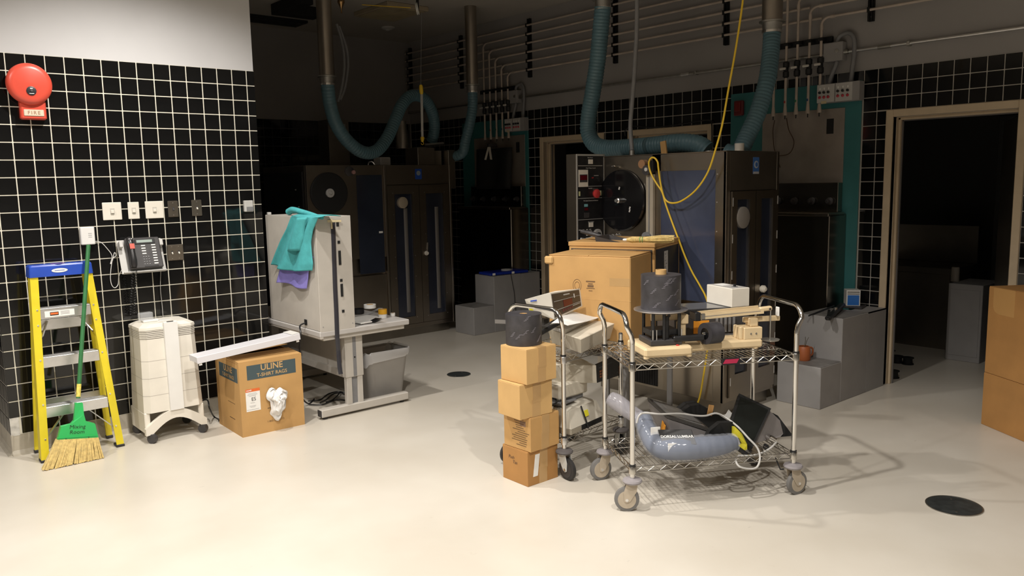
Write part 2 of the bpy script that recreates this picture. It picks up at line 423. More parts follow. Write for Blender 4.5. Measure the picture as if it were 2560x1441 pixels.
for n, (a, c) in enumerate(doors):
    fr = B()
    fr.box(XR-.012, a-FR, 0, XR+.05, a, DT+FR, .004); fr.box(XR-.012, c, 0, XR+.05, c+FR, DT+FR, .004)
    fr.box(XR-.012, a, DT, XR+.05, c, DT+FR, .004)
    d = struct(fr.build('door_%d' % (n+1), putty))
    st = B()   # reveal and stop
    st.box(XR+.05, a-.02, 0, XR+T+.02, a+.004, DT+.02); st.box(XR+.05, c-.004, 0, XR+T+.02, c+.02, DT+.02); st.box(XR+.05, a, DT-.004, XR+T+.02, c, DT+.02)
    st.box(XR+.075, a+.004, 0, XR+.105, a+.022, DT-.004, .003); st.box(XR+.075, c-.022, 0, XR+.105, c-.004, DT-.004, .003); st.box(XR+.075, a+.004, DT-.022, XR+.105, c-.004, DT-.004, .003)
    st.build('door_stop', putty, d)
    g = B(); g.box(XR+.105, c-.03, 0, XR+.118, c-.004, DT-.004); g.box(XR+.105, a+.004, DT-.03, XR+.118, c-.004, DT-.004)
    g.build('gasket', shadow_m, d)  # strip coloured dark as the shadow behind the stop, no real seal

# ---- teal backing panels on the right wall
for n, (a, c, t) in enumerate(TEAL):
    o = B().box(XR-.016, a, .001, XR-.001, c, t, .003).build('backing_panel', teal_w)
    tag(o, ['teal painted wall panel behind the valves beside the open doorway', 'teal painted wall panel in the dim far corner by the far doorway'][n], 'panel', 'teal wall panels')

# ---- floor drains
for n, (u, v, r) in enumerate(((1147, 937, .098), (2385, 1266, .125))):
    p = atz(u, v, 0)
    d = thing('floor_drain', ['small dark round floor drain near the grey waste bin', 'large dark round floor drain cover in the right foreground'][n], 'drain', (p.x, p.y, 0), 0, 'floor drains')
    B().lathe([(r, .0), (r, .003), (r-.008, .004)], (0, 0, 0), n=40).build('cover', drain_m, d, smooth=30, local=True)
    B().lathe([(r+.006, .0005), (r+.006, .0045), (r, .0045), (r, .0005)], (0, 0, 0), n=40, caps=False).build('rim', zinc, d, smooth=30, local=True)
    for q in range(2):
        B().cyl((r*.7*math.cos(q*3.14+.5), r*.7*math.sin(q*3.14+.5), .003), (r*.7*math.cos(q*3.14+.5), r*.7*math.sin(q*3.14+.5), .0055), .006, 10).build('screw', zinc, d, local=True)

# ---- things on the ceiling
p = [atz(u, v, CZ) for u, v in ((885, 30), (980, 3), (1030, 12), (995, 45))]
t = thing('ceiling_hatch', 'beige framed ceiling panel near the hanging pulley', 'ceiling panel', (4.98, 7.8, CZ-.04))
B().box(4.72, 7.45, CZ-.05, 5.24, 8.15, CZ, .006).build('frame', mat('hatch_frame', (.34, .28, .19), .5, noise=.1, scale=6), t)
B().box(4.76, 7.49, CZ-.056, 4.97, 8.11, CZ-.05).build('panel', mat('hatch_panel', (.40, .33, .20), .4, noise=.2, scale=5), t)
B().box(4.99, 7.49, CZ-.056, 5.20, 8.11, CZ-.05).build('panel', mat('hatch_panel', (.40, .33, .20)), t)
t = thing('ceiling_vent', 'long black ceiling vent beside the white wall', 'vent', (4.1, 9.02, CZ-.02))
B().box(3.4, 8.87, CZ-.03, 4.53, 9.19, CZ, .004).build('frame', black_m, t)
for k in range(5): B().box(3.43, 8.9+k*.055, CZ-.036, 4.5, 8.925+k*.055, CZ-.03).build('slat', black, t)
t = thing('ceiling_bracket', 'black angled bracket on the ceiling left of the steel duct', 'bracket', (4.05, 8.05, CZ))
B().box(3.82, 8.15, CZ-.11, 4.3, 8.3, CZ, .004).build('rail', black_m, t)
B().box(3.82, 7.6, CZ-.11, 3.95, 8.15, CZ, .004).build('arm', black_m, t)
t = thing('smoke_detector', 'small pale round detector on the dim ceiling', 'detector', tuple(atz(970, 68, CZ)))
q = atz(970, 68, CZ); B().lathe([(.08, 0), (.08, .015), (.05, .03)], q, (0, 0, -1), 20).build('housing', lgrey, t, smooth=30); B().lathe([(.03, .03), (.02, .04)], q, (0, 0, -1), 14).build('sensor', lgrey, t, smooth=30)
q = aty(853, 14, 7.0); t = thing('sprinkler', 'brass sprinkler head hanging from ceiling beside the steel duct', 'sprinkler', (q.x, q.y, CZ))
B().cyl((q.x, q.y, CZ), (q.x, q.y, q.z+.05), .018, 10).build('stem', zinc, t, smooth=30)
B().lathe([(.03, .06), (.035, .03), (.02, 0), (.008, -.03), (.006, -.07)], (q.x, q.y, q.z), n=12).build('head', mat('brass', (.35, .22, .10), .35, 1.0), t, smooth=30)
# ================================================================ ON THE LEFT WALL
XW, ZW = Vector((1, 0, 0)), Vector((0, 0, 1))
def rrect(cx, cy, w, d, r, z, n=5):
    out = []
    for k, (sx, sy) in enumerate(((1, 1), (-1, 1), (-1, -1), (1, -1))):
        for i in range(n+1):
            a = math.pi/2*(k+i/n); out.append(Vector((cx+sx*(w/2-r)+r*math.cos(a), cy+sy*(d/2-r)+r*math.sin(a), z)))
    return out
def loft(b, loops, cap0=True, cap1=True):
    n = len(loops[0]); vs = [p for l in loops for p in l]; fs = []
    for i in range(len(loops)-1):
        for j in range(n): fs.append((i*n+j, i*n+(j+1) % n, (i+1)*n+(j+1) % n, (i+1)*n+j))
    if cap0: fs.append(tuple(range(n-1, -1, -1)))
    if cap1: fs.append(tuple((len(loops)-1)*n+j for j in range(n)))
    return b.add(vs, fs)

# fire bell
t = thing('fire_bell', 'red round fire bell above a small FIRE plate on black tile', 'bell', (1.065, YL, 2.2))
B().lathe([(.125, -.05), (.126, -.062), (.121, -.078), (.105, -.09), (.09, -.094), (.0, -.097)], (1.061, YL, 2.318), (0, 1, 0), 48, caps=False).build('gong', red_p, t, smooth=50)
B().lathe([(.06, 0), (.06, -.06)], (1.061, YL, 2.31), (0, 1, 0), 24).build('motor_housing', red_d, t, smooth=30)
hb = B().lathe([(.027, -.094), (.027, -.099), (.02, -.101)], (1.063, YL, 2.274), (0, 1, 0), 24).build('hub_label', mat('hub_black', (.02, .02, .025), .4), t, smooth=30)
plate((1.063, YL-.1015, 2.288), XW, ZW, .014, .005, .0006, 'print_mark', paper, hb, bv=0)
plate((1.063, YL-.1015, 2.258), XW, ZW, .026, .003, .0006, 'print_mark', paper, hb, bv=0)
B().lathe([(.007, -.101), (.007, -.105), (.003, -.106)], (1.063, YL, 2.273), (0, 1, 0), 10).build('screw', dgrey, t, smooth=30)
B().box(1.002, YL-.055, 2.106, 1.143, YL, 2.225, .008).build('back_box', red_p, t)
fp = B().box(1.018, YL-.060, 2.125, 1.128, YL-.054, 2.165, .003).build('name_plate', mat('plate_cream', (.62, .52, .40), .5), t)
text('FIRE', .03, (1.073, YL-.0605, 2.145), XW, ZW, mat('plate_letters', (.34, .17, .10), .6), fp, space=1.35)

# switch plates
def switch_plate(x0, x1, z0, z1, kind, label, m, n=1):
    t = thing('switch_plate', label, 'light switch', ((x0+x1)/2, YL, (z0+z1)/2), 0, 'switch plates on the tiled wall')
    B().box(x0, YL-.007, z0, x1, YL-.0005, z1, .003).build('cover', m, t)
    cx = (x0+x1)/2; cz = (z0+z1)/2
    for k in range(n):
        sx = cx+(k-(n-1)/2)*.046
        if kind == 'slide':
            B().box(sx-.013, YL-.009, cz-.02, sx+.013, YL-.006, cz+.02, .001).build('recess', mat('recess_ivory', (.5, .47, .42), .6), t)
            B().box(sx-.010, YL-.018, cz-.014, sx+.010, YL-.008, cz+.008, .002).build('slider', white_w, t)
        else:
            B().box(sx-.006, YL-.009, cz-.013, sx+.006, YL-.006, cz+.013).build('slot', dgrey, t)
            tg = B().bar((sx, YL-.006, cz+.002), (sx, YL-.020, cz-.009), .009, .010, bv=.002).build('toggle', white_w if kind == 'toggle' else dgrey, t)
        for dz in (-.042, .042):
            if kind != 'slide': B().lathe([(.003, 0), (.0025, .0015)], (sx, YL-.007, cz+dz), (0, -1, 0), 8).build('screw', zinc, t)
    return t
switch_plate(1.427, 1.545, 1.464, 1.581, 'slide', 'leftmost wide ivory dimmer switch plate above the phone', white_w)
switch_plate(1.585, 1.657, 1.465, 1.579, 'slide', 'narrow ivory dimmer switch plate between the two wide ones', white_w)
switch_plate(1.696, 1.815, 1.463, 1.581, 'slide', 'wide ivory dimmer switch plate next to a steel switch', white_w)
switch_plate(1.846, 1.916, 1.467, 1.579, 'dark', 'steel switch plate with a dark toggle right of ivory dimmers', steel)
switch_plate(2.009, 2.080, 1.468, 1.581, 'toggle', 'steel switch plate with one ivory toggle, standing alone on tile', steel)
switch_plate(1.818, 1.930, 1.163, 1.275, 'toggle', 'steel double switch plate with two ivory toggles beside the phone', steel, 2)
t = thing('wall_sensor', 'small grey wall sensor near the right end of the tile', 'sensor', (2.416, YL, 1.52))
B().box(2.384, YL-.03, 1.483, 2.45, YL-.0005, 1.566, .004).build('housing', lgrey, t)
B().box(2.397, YL-.033, 1.488, 2.449, YL-.029, 1.52, .001).build('window', mgrey, t)

# telephone jack box with its cord, and the phone
t = thing('phone_jack', 'white telephone jack box above the broom handle', 'wall box', (1.32, YL, 1.31))
B().box(1.278, YL-.035, 1.311, 1.362, YL-.0005, 1.427, .005).build('cover', white_p, t)
for k in range(3): B().box(1.322, YL-.0362, 1.36+k*.012, 1.344, YL-.0345, 1.3615+k*.012).build('print_mark', mgrey, t)
pts = [aty(u, v, YL-.012) for u, v in ((236, 604), (252, 606), (268, 622), (280, 640), (276, 660), (281, 652), (286, 632), (290, 640), (281, 650), (276, 690), (279, 712), (287, 720), (295, 712), (297, 692), (304, 676), (312, 671))]
B().tube(spline(pts, 5), .0022, 6).build('line_cord', white_p, t, smooth=True)

t = thing('wall_phone', 'dark grey desk phone held on a light grey wall bracket', 'telephone', (1.63, YL, 1.12))
PU = Vector((0, .34, .94)).normalized(); PN = XW.cross(PU)
PO = Vector((1.633, YL-.085, 1.235))
def ph(x, y, z): return PO + XW*x + PU*y + PN*z
PM = Matrix((XW, PU, PN)).transposed()
br = B(); br.obox(ph(0, -.01, -.028), (.285, .235, .006), PM, .002)
br.obox(ph(0, -.125, -.012), (.27, .008, .04), PM, .002)
br.box(1.56, YL-.05, 1.16, 1.71, YL-.0005, 1.32, .004)
bo = br.build('bracket', lgrey, t)
for sx in (-1, 1): B().obox(ph(sx*.128, .068, -.004), (.022, .045, .05), PM, .003).build('clip', lgrey, t)
B().obox(ph(.008, 0, 0), (.218, .215, .035), PM, .006).build('body', dgrey, t)
B().obox(ph(.022, .078, .020), (.128, .035, .006), PM, .002).build('display_bezel', black, t)
B().obox(ph(.018, .078, .0235), (.100, .018, .002), PM).build('display', mat('lcd', (.30, .36, .33), .3), t)
hp = [ph(-.076, -.098+.2*i/10, .03+.018*math.sin(math.pi*i/10)) for i in range(11)]
hs = B().tube(hp, [.018, .022, .0225, .021, .0195, .019, .0195, .021, .0235, .023, .018], 12).build('handset', mat('handset_black', (.022, .021, .022), .3), t, smooth=True)
plate(ph(-.076, .09, .055), XW, PU, .022, .004, .0006, 'print_mark', paper, hs, bv=0)
B().obox(ph(-.076, .035, .0685), (.03, .036, .003), PM, .001).build('message_lamp', mat('red_lens', (.55, .10, .07), .3), hs)
for i in range(8):
    B().obox(ph(.072+.002*0, .050-.0185*i, .019), (.027, .008, .004), PM, .001).build('key', white_p, t)
    if i < 4: B().obox(ph(.006, .048-.0185*i, .019), (.027, .008, .004), PM, .001).build('key', white_p, t)
for r_ in range(4):
    for c_ in range(3): B().obox(ph(-.002+c_*.016, -.030-.017*r_, .019), (.008, .007, .004), PM, .001).build('key', mgrey, t)
B().obox(ph(.04, -.098, .019), (.09, .007, .003), PM, .001).build('slot', black, t)
hx = []
for q in range(2):
    a = ph(-.082+.02*q, -.118, .005); e = aty(327+7*q, 788, YL-.05); n = 150
    for i in range(n+1):
        s = i/n if q == 0 else 1-i/n; p = a.lerp(e, s); th = i/n*2*math.pi*17
        hx.append(p+Vector((.007*math.cos(th), .007*math.sin(th), 0)))
B().tube(hx, .0026, 5).build('coiled_cord', black, t, smooth=True)
B().tube(spline([aty(u, v, YL-.02) for u, v in ((393, 612), (398, 622), (399, 640), (402, 670), (401, 720), (405, 760), (408, 795))], 5), .002, 6).build('line_cord', lgrey, t, smooth=True)

# ================================================================ STEPLADDER
def ly(z): return 5.545+.066*z
t = thing('stepladder', 'yellow fibreglass stepladder with blue top leaning on the tiled wall', 'ladder', (1.12, 5.6, 0))
for s, (xb, xt) in ((-1, (.912, .960)), (1, (1.345, 1.262))):
    r = B(); a = Vector((xb, ly(0)+.005, .012)); e = Vector((xt, ly(1.15)+.005, 1.16)); d = (e-a)
    r.bar(a, e, .044, .006, up=(0, 1, 0)); w = Vector((-.019, .036, 0)) if s < 0 else Vector((.019, .036, 0))
    r.bar(a+w, e+w, .006, .07, up=(0, 1, 0))
    rail = r.build('front_rail', yellow_f, t)
    B().obox(a+Vector((0, .03, -.004)), (.05, .075, .018), None, .003).build('foot', rubber_k, rail)
    for zz in (.93, .835, .62, .345, .13):
        tt = zz/1.15; B().lathe([(.007, 0), (.005, .004)], a.lerp(e, tt)+Vector((-.006*s, -.002, 0)), (0, -1, 0), 10).build('rivet', alu, rail, smooth=30)
    # rear rail, folded behind
    r2 = B(); a2 = Vector((xb-.004*s, 5.80, .02)); e2 = Vector((xt-.004*s, 5.70, 1.15)); r2.bar(a2, e2, .036, .02, up=(0, 1, 0))
    rr_ = r2.build('rear_rail', yellow_f, t); B().obox(a2+Vector((0, 0, -.008)), (.042, .03, .02), None, .003).build('foot', rubber_k, rr_)
def xin(z, s): return lerp(.912, .960, z/1.15)+.02 if s < 0 else lerp(1.345, 1.262, z/1.15)-.02
for k, zz in enumerate((.945, .645, .335)):
    st = B(); x0, x1 = xin(zz, -1), xin(zz, 1); yf = ly(zz)+.010
    st.box(x0, yf, zz-.065, x1, yf+.004, zz, .0015); st.box(x0, yf, zz-.004, x1, yf+.085, zz, .001); st.box(x0, yf+.081, zz-.03, x1, yf+.085, zz)
    so = st.build('step', alu, t)
    for q in range(5): B().box(x0, yf+.006+q*.016, zz, x1, yf+.012+q*.016, zz+.003).build('tread_rib', alu, so)
    if k == 0:
        plate(((x0+x1)/2-.035, yf, zz-.036), XW, ZW, .165, .038, .0008, 'safety_label', paper, so, bv=0)
        plate(((x0+x1)/2-.065, yf-.0008, zz-.036), XW, ZW, .048, .022, .0006, 'warning_mark', ink, so, bv=0)
        plate(((x0+x1)/2-.065, yf-.0014, zz-.035), XW, ZW, .042, .012, .0006, 'warning_mark', orange_r, so, bv=0)
        for q in range(3): plate(((x0+x1)/2-.005, yf-.0008, zz-.026-.008*q), XW, ZW, .05, .002, .0006, 'print_line', mgrey, so, bv=0)
B().box(xin(.85, -1)-.01, 5.705, .80, xin(.85, 1)+.01, 5.715, .865, .002).build('rear_bar', alu, t)
B().box(xin(.3, -1)-.02, 5.78, .30, xin(.3, 1)+.02, 5.79, .345, .002).build('rear_bar', alu, t)
for s in (-1, 1):
    x0 = xin(.85, s)
    B().bar((x0-.004*s, ly(.8)+.03, .77), (x0-.05*s, 5.70, .85), .006, .028, up=(0, 1, 0)).build('spreader', alu, t)
    xc = 1.12; B().bar((xin(.1, s)+.005*s, ly(.1)+.05, .13), (xc+.05*s, ly(.3)+.07, .29), .006, .024, up=(0, 1, 0)).build('knee_brace', alu, t)
cp = B(); cl = .936; cr_ = 1.286; yc0, yc1 = ly(1.2)-.006, ly(1.2)+.105
lp = []
for z_, g in ((1.142, .004), (1.205, 0), (1.214, -.006)):
    lp.append(rrect((cl+cr_)/2, (yc0+yc1)/2, cr_-cl+2*g, yc1-yc0+2*g, .012, z_))
loft(cp, lp); cap = cp.build('top_cap', blue_p, t, smooth=30)
for xx in (.985, 1.225): B().lathe([(.018, .2145), (.018, .2152)], (xx, yc0+.035, 1.0), n=16).build('tool_hole', blue_d, cap)
B().lathe([(.055, .2147), (.055, .2157)], (1.10, yc0+.055, 1.0), n=30).build('tray_dish', mat('blue_dish', (.03, .08, .36), .4), cap)
B().box(1.06, yc0+.03, 1.2158, 1.14, yc0+.045, 1.2163).build('warning_print', mat('print_red', (.45, .08, .12), .6), cap)
B().box(.99, yc0-.001, 1.172, 1.06, yc0+.003, 1.178).build('slot', black, cap); B().box(1.14, yc0-.001, 1.174, 1.205, yc0+.003, 1.180).build('slot', black, cap)
lg = B(); lg.add([(1.1, yc0-.0045, 1.176)]+[(1.1+.045*math.cos(i*math.pi/12), yc0-.0045, 1.176+.013*math.sin(i*math.pi/12)) for i in range(24)], [(0, 1+i, 1+(i+1) % 24) for i in range(24)])
lo = lg.build('maker_badge', paper, cap)
B().box(1.072, yc0-.0052, 1.1745, 1.128, yc0-.0048, 1.1775).build('print_mark', blue_p, lo)

# ================================================================ BROOM
t = thing('broom', 'green angle broom with straw coloured bristles propped on the stepladder', 'broom', (1.04, 5.39, 0))
hb0 = aty(196, 985, 5.43); htop = aty(221, 614, 5.575)
hd = B().tube([hb0+(htop-hb0)*(-.03), htop], .0125, 12).build('handle', green_h, t, smooth=30)
B().lathe([(.0125, 0), (.008, .004)], htop, htop-hb0, 12).build('end_cap', green_h, hd, smooth=30)
B().tube([hb0.lerp(htop, -.02), hb0.lerp(htop, .065)], .0132, 12).build('price_label', mat('yellow_label', (.70, .58, .12), .5, noise=.3, scale=60), hd, smooth=30)
ol = [(187, 1008), (206, 1008), (208, 1035), (213, 1053), (236, 1059), (245, 1096), (141, 1103), (151, 1066), (176, 1060), (183, 1052), (185, 1035)]
pl = [aty(u, v, 5.415) for u, v in ol]; b = B(); n = len(pl)
fr_ = [p+Vector((0, -.012 if i < 2 or i > 8 else -.02, 0)) for i, p in enumerate(pl)]; bk = [p+Vector((0, .012, 0)) for p in pl]
b.add(fr_+bk, [tuple(range(n)), tuple(range(2*n-1, n-1, -1))]+[(i, (i+1) % n, n+(i+1) % n, n+i) for i in range(n)])
hd2 = b.build('head', green_p, t)
rb = B(); c1, c2 = aty(243, 1089, 5.394), aty(143, 1096, 5.394); rb.bar(c1, c2, .006, .005); rb.build('head_rib', green_p, hd2)
for u, v in ((165, 1098), (222, 1094)): B().lathe([(.003, 0), (.002, .002)], aty(u, v, 5.392), (0, -1, 0), 8).build('rivet', dgrey, hd2)
dx = (aty(240, 1078, 5.39)-aty(147, 1083, 5.39)).normalized(); dzv = Vector((-.02, 0, 1))
text('Mixing', .034, aty(193, 1068, 5.3935), dx, dzv, ink, hd2, shear=.25, name='handwriting', bold=-.0002)
text('Room', .034, aty(192, 1081, 5.3935), dx, dzv, ink, hd2, shear=.25, name='handwriting', bold=-.0002)
bl, brr = aty(142, 1103, 5.41), aty(244, 1097, 5.41); fl_, frr = atz(109, 1178, .0), atz(259, 1146, .0)
fl_.y = 5.40; frr.y = 5.40
bb = B(); NB = 46
for layer in (-.014, 0, .014):
    for i in range(NB):
        s = (i+random.uniform(-.3, .3))/(NB-1); s = min(max(s, 0), 1)
        a = bl.lerp(brr, s)+Vector((0, layer, .01)); e = fl_.lerp(frr, s)+Vector((random.uniform(-.004, .004), layer*1.6+random.uniform(-.004, .004), .002+random.uniform(0, .006)))
        bb.tube([a, a.lerp(e, .5)+Vector((random.uniform(-.003, .003), 0, 0)), e], [.0035, .0042, .0048], 5)
bb.build('bristles', straw, t, smooth=60, kind='stuff')

# ================================================================ AIR PURIFIER
t = thing('air_purifier', 'white tower air purifier on grey casters against the tiled wall', 'air purifier', (1.68, 5.65, 0))
ax0, ax1, ay0, ay1 = 1.497, 1.872, 5.478, 5.80
def pring(z, g=0.0, ch=.045, dx=0.0):
    x0, x1, y0, y1 = ax0-g, ax1+g, ay0-g, ay1+g; c = .035
    return [Vector(p) for p in ((x0+c, y0, z), (x1-c, y0, z), (x1, y0+c, z), (x1, y1-c, z), (x1-c, y1, z), (x0+c, y1, z), (x0, y1-c, z), (x0, y0+c, z))]
b = B(); loft(b, [pring(.20, .004), pring(.69, -.012)]); body = b.build('housing', white_w, t)
for zz in (.315, .43, .545):
    b = B(); g = lerp(.004, -.012, (zz-.2)/.49); loft(b, [pring(zz-.0012, g+.0006), pring(zz+.0012, g+.0006)], False, False); b.build('seam', mat('seam_grey', (.45, .42, .38), .7), body)
b = B(); loft(b, [pring(.69, -.020), pring(.748, -.020)]); gr = b.build('grille_core', dgrey, t)
for k in range(5):
    z0 = .694+k*.0112; b = B(); loft(b, [pring(z0, -.010), pring(z0+.0068, -.010)]); b.build('louvre', white_w, gr)
b = B(); loft(b, [pring(.748, -.008), pring(.765, -.010), pring(.785, -.045)]); lid = b.build('lid', white_w, t, smooth=20)
b = B(); loft(b, [pring(.785, -.12), pring(.787, -.125)]); b.build('lid_panel', white_p, lid)
b = B(); N = 14    # arched plinth
arch = [(ax0-.012, .055), (ax0+.03, .06)]+[(lerp(ax0+.03, ax1-.03, i/N), .06+.085*math.sin(math.pi*i/N)) for i in range(1, N)]+[(ax1-.03, .06), (ax1+.012, .055), (ax1+.012, .10), (ax1-.03, .135)]+[(lerp(ax1-.03, ax0+.03, i/N), .135+.07*math.sin(math.pi*i/N)) for i in range(1, N)]+[(ax0+.03, .135), (ax0-.012, .10)]
b.prism([(p[0], p[1]) for p in arch], (0, 0, 0), (1, 0, 0), (0, 0, 1), (0, 1, 0), ay0-.012, ay0+.02); b.build('plinth_arch', white_w, t, smooth=25)
B().box(ax0-.006, ay0+.02, .06, ax0+.03, ay1, .20, .004).build('plinth_side', white_w, t); B().box(ax1-.03, ay0+.02, .06, ax1+.006, ay1, .20, .004).build('plinth_side', white_w, t)
b = B(); b.add([(1.648, ay0+.012, .795), (1.735, ay0+.012, .795), (1.735, ay0-.012, .79), (1.648, ay0-.012, .79), (1.648, ay0-.022, .20), (1.735, ay0-.022, .20), (1.648, ay0+.01, .20), (1.735, ay0+.01, .20)], [(0, 1, 2, 3), (3, 2, 5, 4), (0, 3, 4, 6), (1, 7, 5, 2), (4, 5, 7, 6), (0, 6, 7, 1)])
fs_ = b.build('front_panel', white_p, t); B().box(1.67, ay0-.006, .7945, 1.712, ay0+.004, .7965).build('slot', dgrey, fs_)
cpad = B().box(1.56, 5.60, .785, 1.66, 5.66, .80, .004).build('control_pad', white_p, t)
for sx, sy in ((1.525, 5.478), (1.858, 5.482), (1.52, 5.79), (1.855, 5.79)):
    c = B(); c.cyl((sx-.012, sy-.012, .03), (sx+.012, sy+.008, .03), .03, 16); c.build('caster', dgrey, t, smooth=30)
    B().box(sx-.018, sy-.015, .035, sx+.018, sy+.018, .066, .006).build('caster_fork', dgrey, t)
o = B(); o.obox((1.585, 5.63, .826), (.085, .05, .05), .15, .006)
kd = o.build('acrylic_block', clearp); tag(kd, 'small clear acrylic block on top of the air purifier', 'ornament')

# ================================================================ RAG CARTON
t = thing('rag_carton', 'large kraft carton printed T-SHIRT RAGS with a white rag in its side', 'carton', (2.007, 5.165, 0), R(-1.3))
BW, BD, BH = .445, .44, .512
b = B(); th = .005
b.box(0, 0, 0, BW, th, BH); b.box(0, BD-th, 0, BW, BD, BH); b.box(0, th, 0, th, BD-th, BH); b.box(BW-th, th, 0, BW, BD-th, BH); b.box(th, th, 0, BW-th, BD-th, th)
b.build('carton_body', kraft, t, local=True)
def flap(pts, m=kraft):
    P = [Vector(p) for p in pts]; b = B(); nn = (P[1]-P[0]).cross(P[3]-P[0]).normalized()*.004
    b.add(P+[p+nn for p in P], [(0, 1, 2, 3), (7, 6, 5, 4), (0, 4, 5, 1), (1, 5, 6, 2), (2, 6, 7, 3), (3, 7, 4, 0)]); return b.build('flap', m, t, local=True)
flap([(0, 0, BH-.004), (BW, 0, BH-.004), (BW, .21, BH+.006), (0, .21, BH+.006)])
flap([(0, BD, BH-.004), (BW, BD, BH-.004), (BW, .225, BH+.034), (0, .225, BH+.012)])
flap([(0, .02, BH-.012), (0, BD-.02, BH-.012), (.2, BD-.02, BH-.014), (.2, .02, BH-.014)], kraft2)
flap([(BW, .02, BH-.012), (BW, BD-.02, BH-.012), (BW-.2, BD-.02, BH-.014), (BW-.2, .02, BH-.014)], kraft2)
pr = plate((.2215+.005, 0, .432), XW, ZW, .345, .098, .0006, 'printed_band', slate_i, t, local=True, bv=0)
ltr = mat('kraft_letters', (.58, .36, .15), .7)
text('ULINE', .058, (.228, -.0008, .455), XW, ZW, ltr, pr, local=True, bold=.0009)
text('T-SHIRT RAGS', .034, (.228, -.0008, .407), XW, ZW, ltr, pr, local=True, bold=.0004)
p2_ = plate((0, .2, .415), (0, -1, 0), ZW, .34, .098, .0006, 'printed_band', slate_i, t, local=True, bv=0)
text('ULINE', .058, (-.0008, .2, .438), (0, -1, 0), ZW, ltr, p2_, local=True, bold=.0009)
text('T-SHIRT RAGS', .034, (-.0008, .2, .390), (0, -1, 0), ZW, ltr, p2_, local=True, bold=.0004)
lb = plate((.086, 0, .245), XW, ZW, .098, .152, .0007, 'shipping_label', paper, t, local=True, bv=0)
plate((.086, -.0007, .312), XW, ZW, .098, .02, .0004, 'label_header', orange_r, lb, local=True, bv=0)
text('ULINE', .013, (.06, -.0013, .312), XW, ZW, paper, lb, local=True, bold=.0004)
text('ES', .034, (.09, -.0009, .25), XW, ZW, ink, lb, local=True)
for z_, wl_ in ((.29, .06), (.281, .07), (.273, .05), (.226, .03), (.205, .045), (.197, .035), (.18, .085)): plate((.082, -.0007, z_), XW, ZW, wl_, .0018, .0003, 'print_line', mgrey, lb, local=True, bv=0)
text('1-800-295-5510', .019, (.235, -.0006, .075), XW, ZW, ink_b, t, local=True)
plate((.20, 0, .168), XW, ZW, .035, .006, .0005, 'print_line', ink_b, t, local=True, bv=0)
plate((0, .17, .10), (0, -1, 0), ZW, .1, .006, .0005, 'print_line', ink_b, t, local=True, bv=0)
plate((0, .17, .21), (0, -1, 0), ZW, .13, .004, .0005, 'print_line', ink_b, t, local=True, bv=0)
# crumpled rag bulging from the hand hole
def hsh(a, b_): return math.sin(a*12.9+b_*4.1)*.5+math.sin(a*5.3-b_*9.7+1.3)*.35+math.sin(a*17.1+b_*15.3)*.25
rg = B()
def ragf(u, v):
    a = 2*math.pi*u; r = .068*(v**.75); rr = r*(1+.22*math.sin(3*a+.4)+.10*math.sin(7*a))
    y = -.075*(1-v**1.6)-.008+.020*hsh(u*2.2, v*2.1)*(.3+v)
    x = rr*math.cos(a)*.98; z = rr*math.sin(a)*1.25-(.045*v if math.sin(a) < -.3 else 0)
    return Vector((.245+x, min(y, -.004), .225+z))
rg.grid(40, 12, ragf, True); ro = rg.build('rag', mat('white_rag', (.78, .77, .75), .9, noise=.04, scale=30), None, smooth=70)
ro.location = (2.007, 5.165, 0); ro.rotation_euler = (0, 0, R(-1.3)); tag(ro, 'crumpled white rag poking out of the rag carton', 'rag')

# white channel tray lying on the carton
t = thing('channel_tray', 'long white metal channel lying across the open rag carton', 'metal tray', (2.1, 5.3, .53))
a0 = Vector((1.758, 5.215, .578)); ex = (Vector((2.47, 5.20, .640))-a0).normalized(); ey = Vector((.02, .99, -.02)).normalized(); ez = ex.cross(ey)
L_, W_, H_ = .716, .15, .042
def tp(x, y, z): return a0+ex*x+ey*y+ez*z
TM = Matrix((ex, ey, ez)).transposed()
b = B(); b.obox(tp(L_/2, W_/2, 0), (L_, W_, .004), TM, .001)
for yy in (0, W_): b.obox(tp(L_/2, yy, -.02), (L_, .004, .042), TM, .001)
b.obox(tp(.002, W_/2, -.018), (.004, W_, .038), TM, .001); b.build('channel', mat('tray_white', (.66, .65, .68), .45), t)
B().obox(tp(L_-.03, W_/2, .006), (.055, W_*.96, .005), TM, .001).build('end_plate', white_p, t)
for xx in (.02, L_-.02): B().obox(tp(xx, .006, -.047), (.02, .004, .018), TM).build('tab', white_p, t)
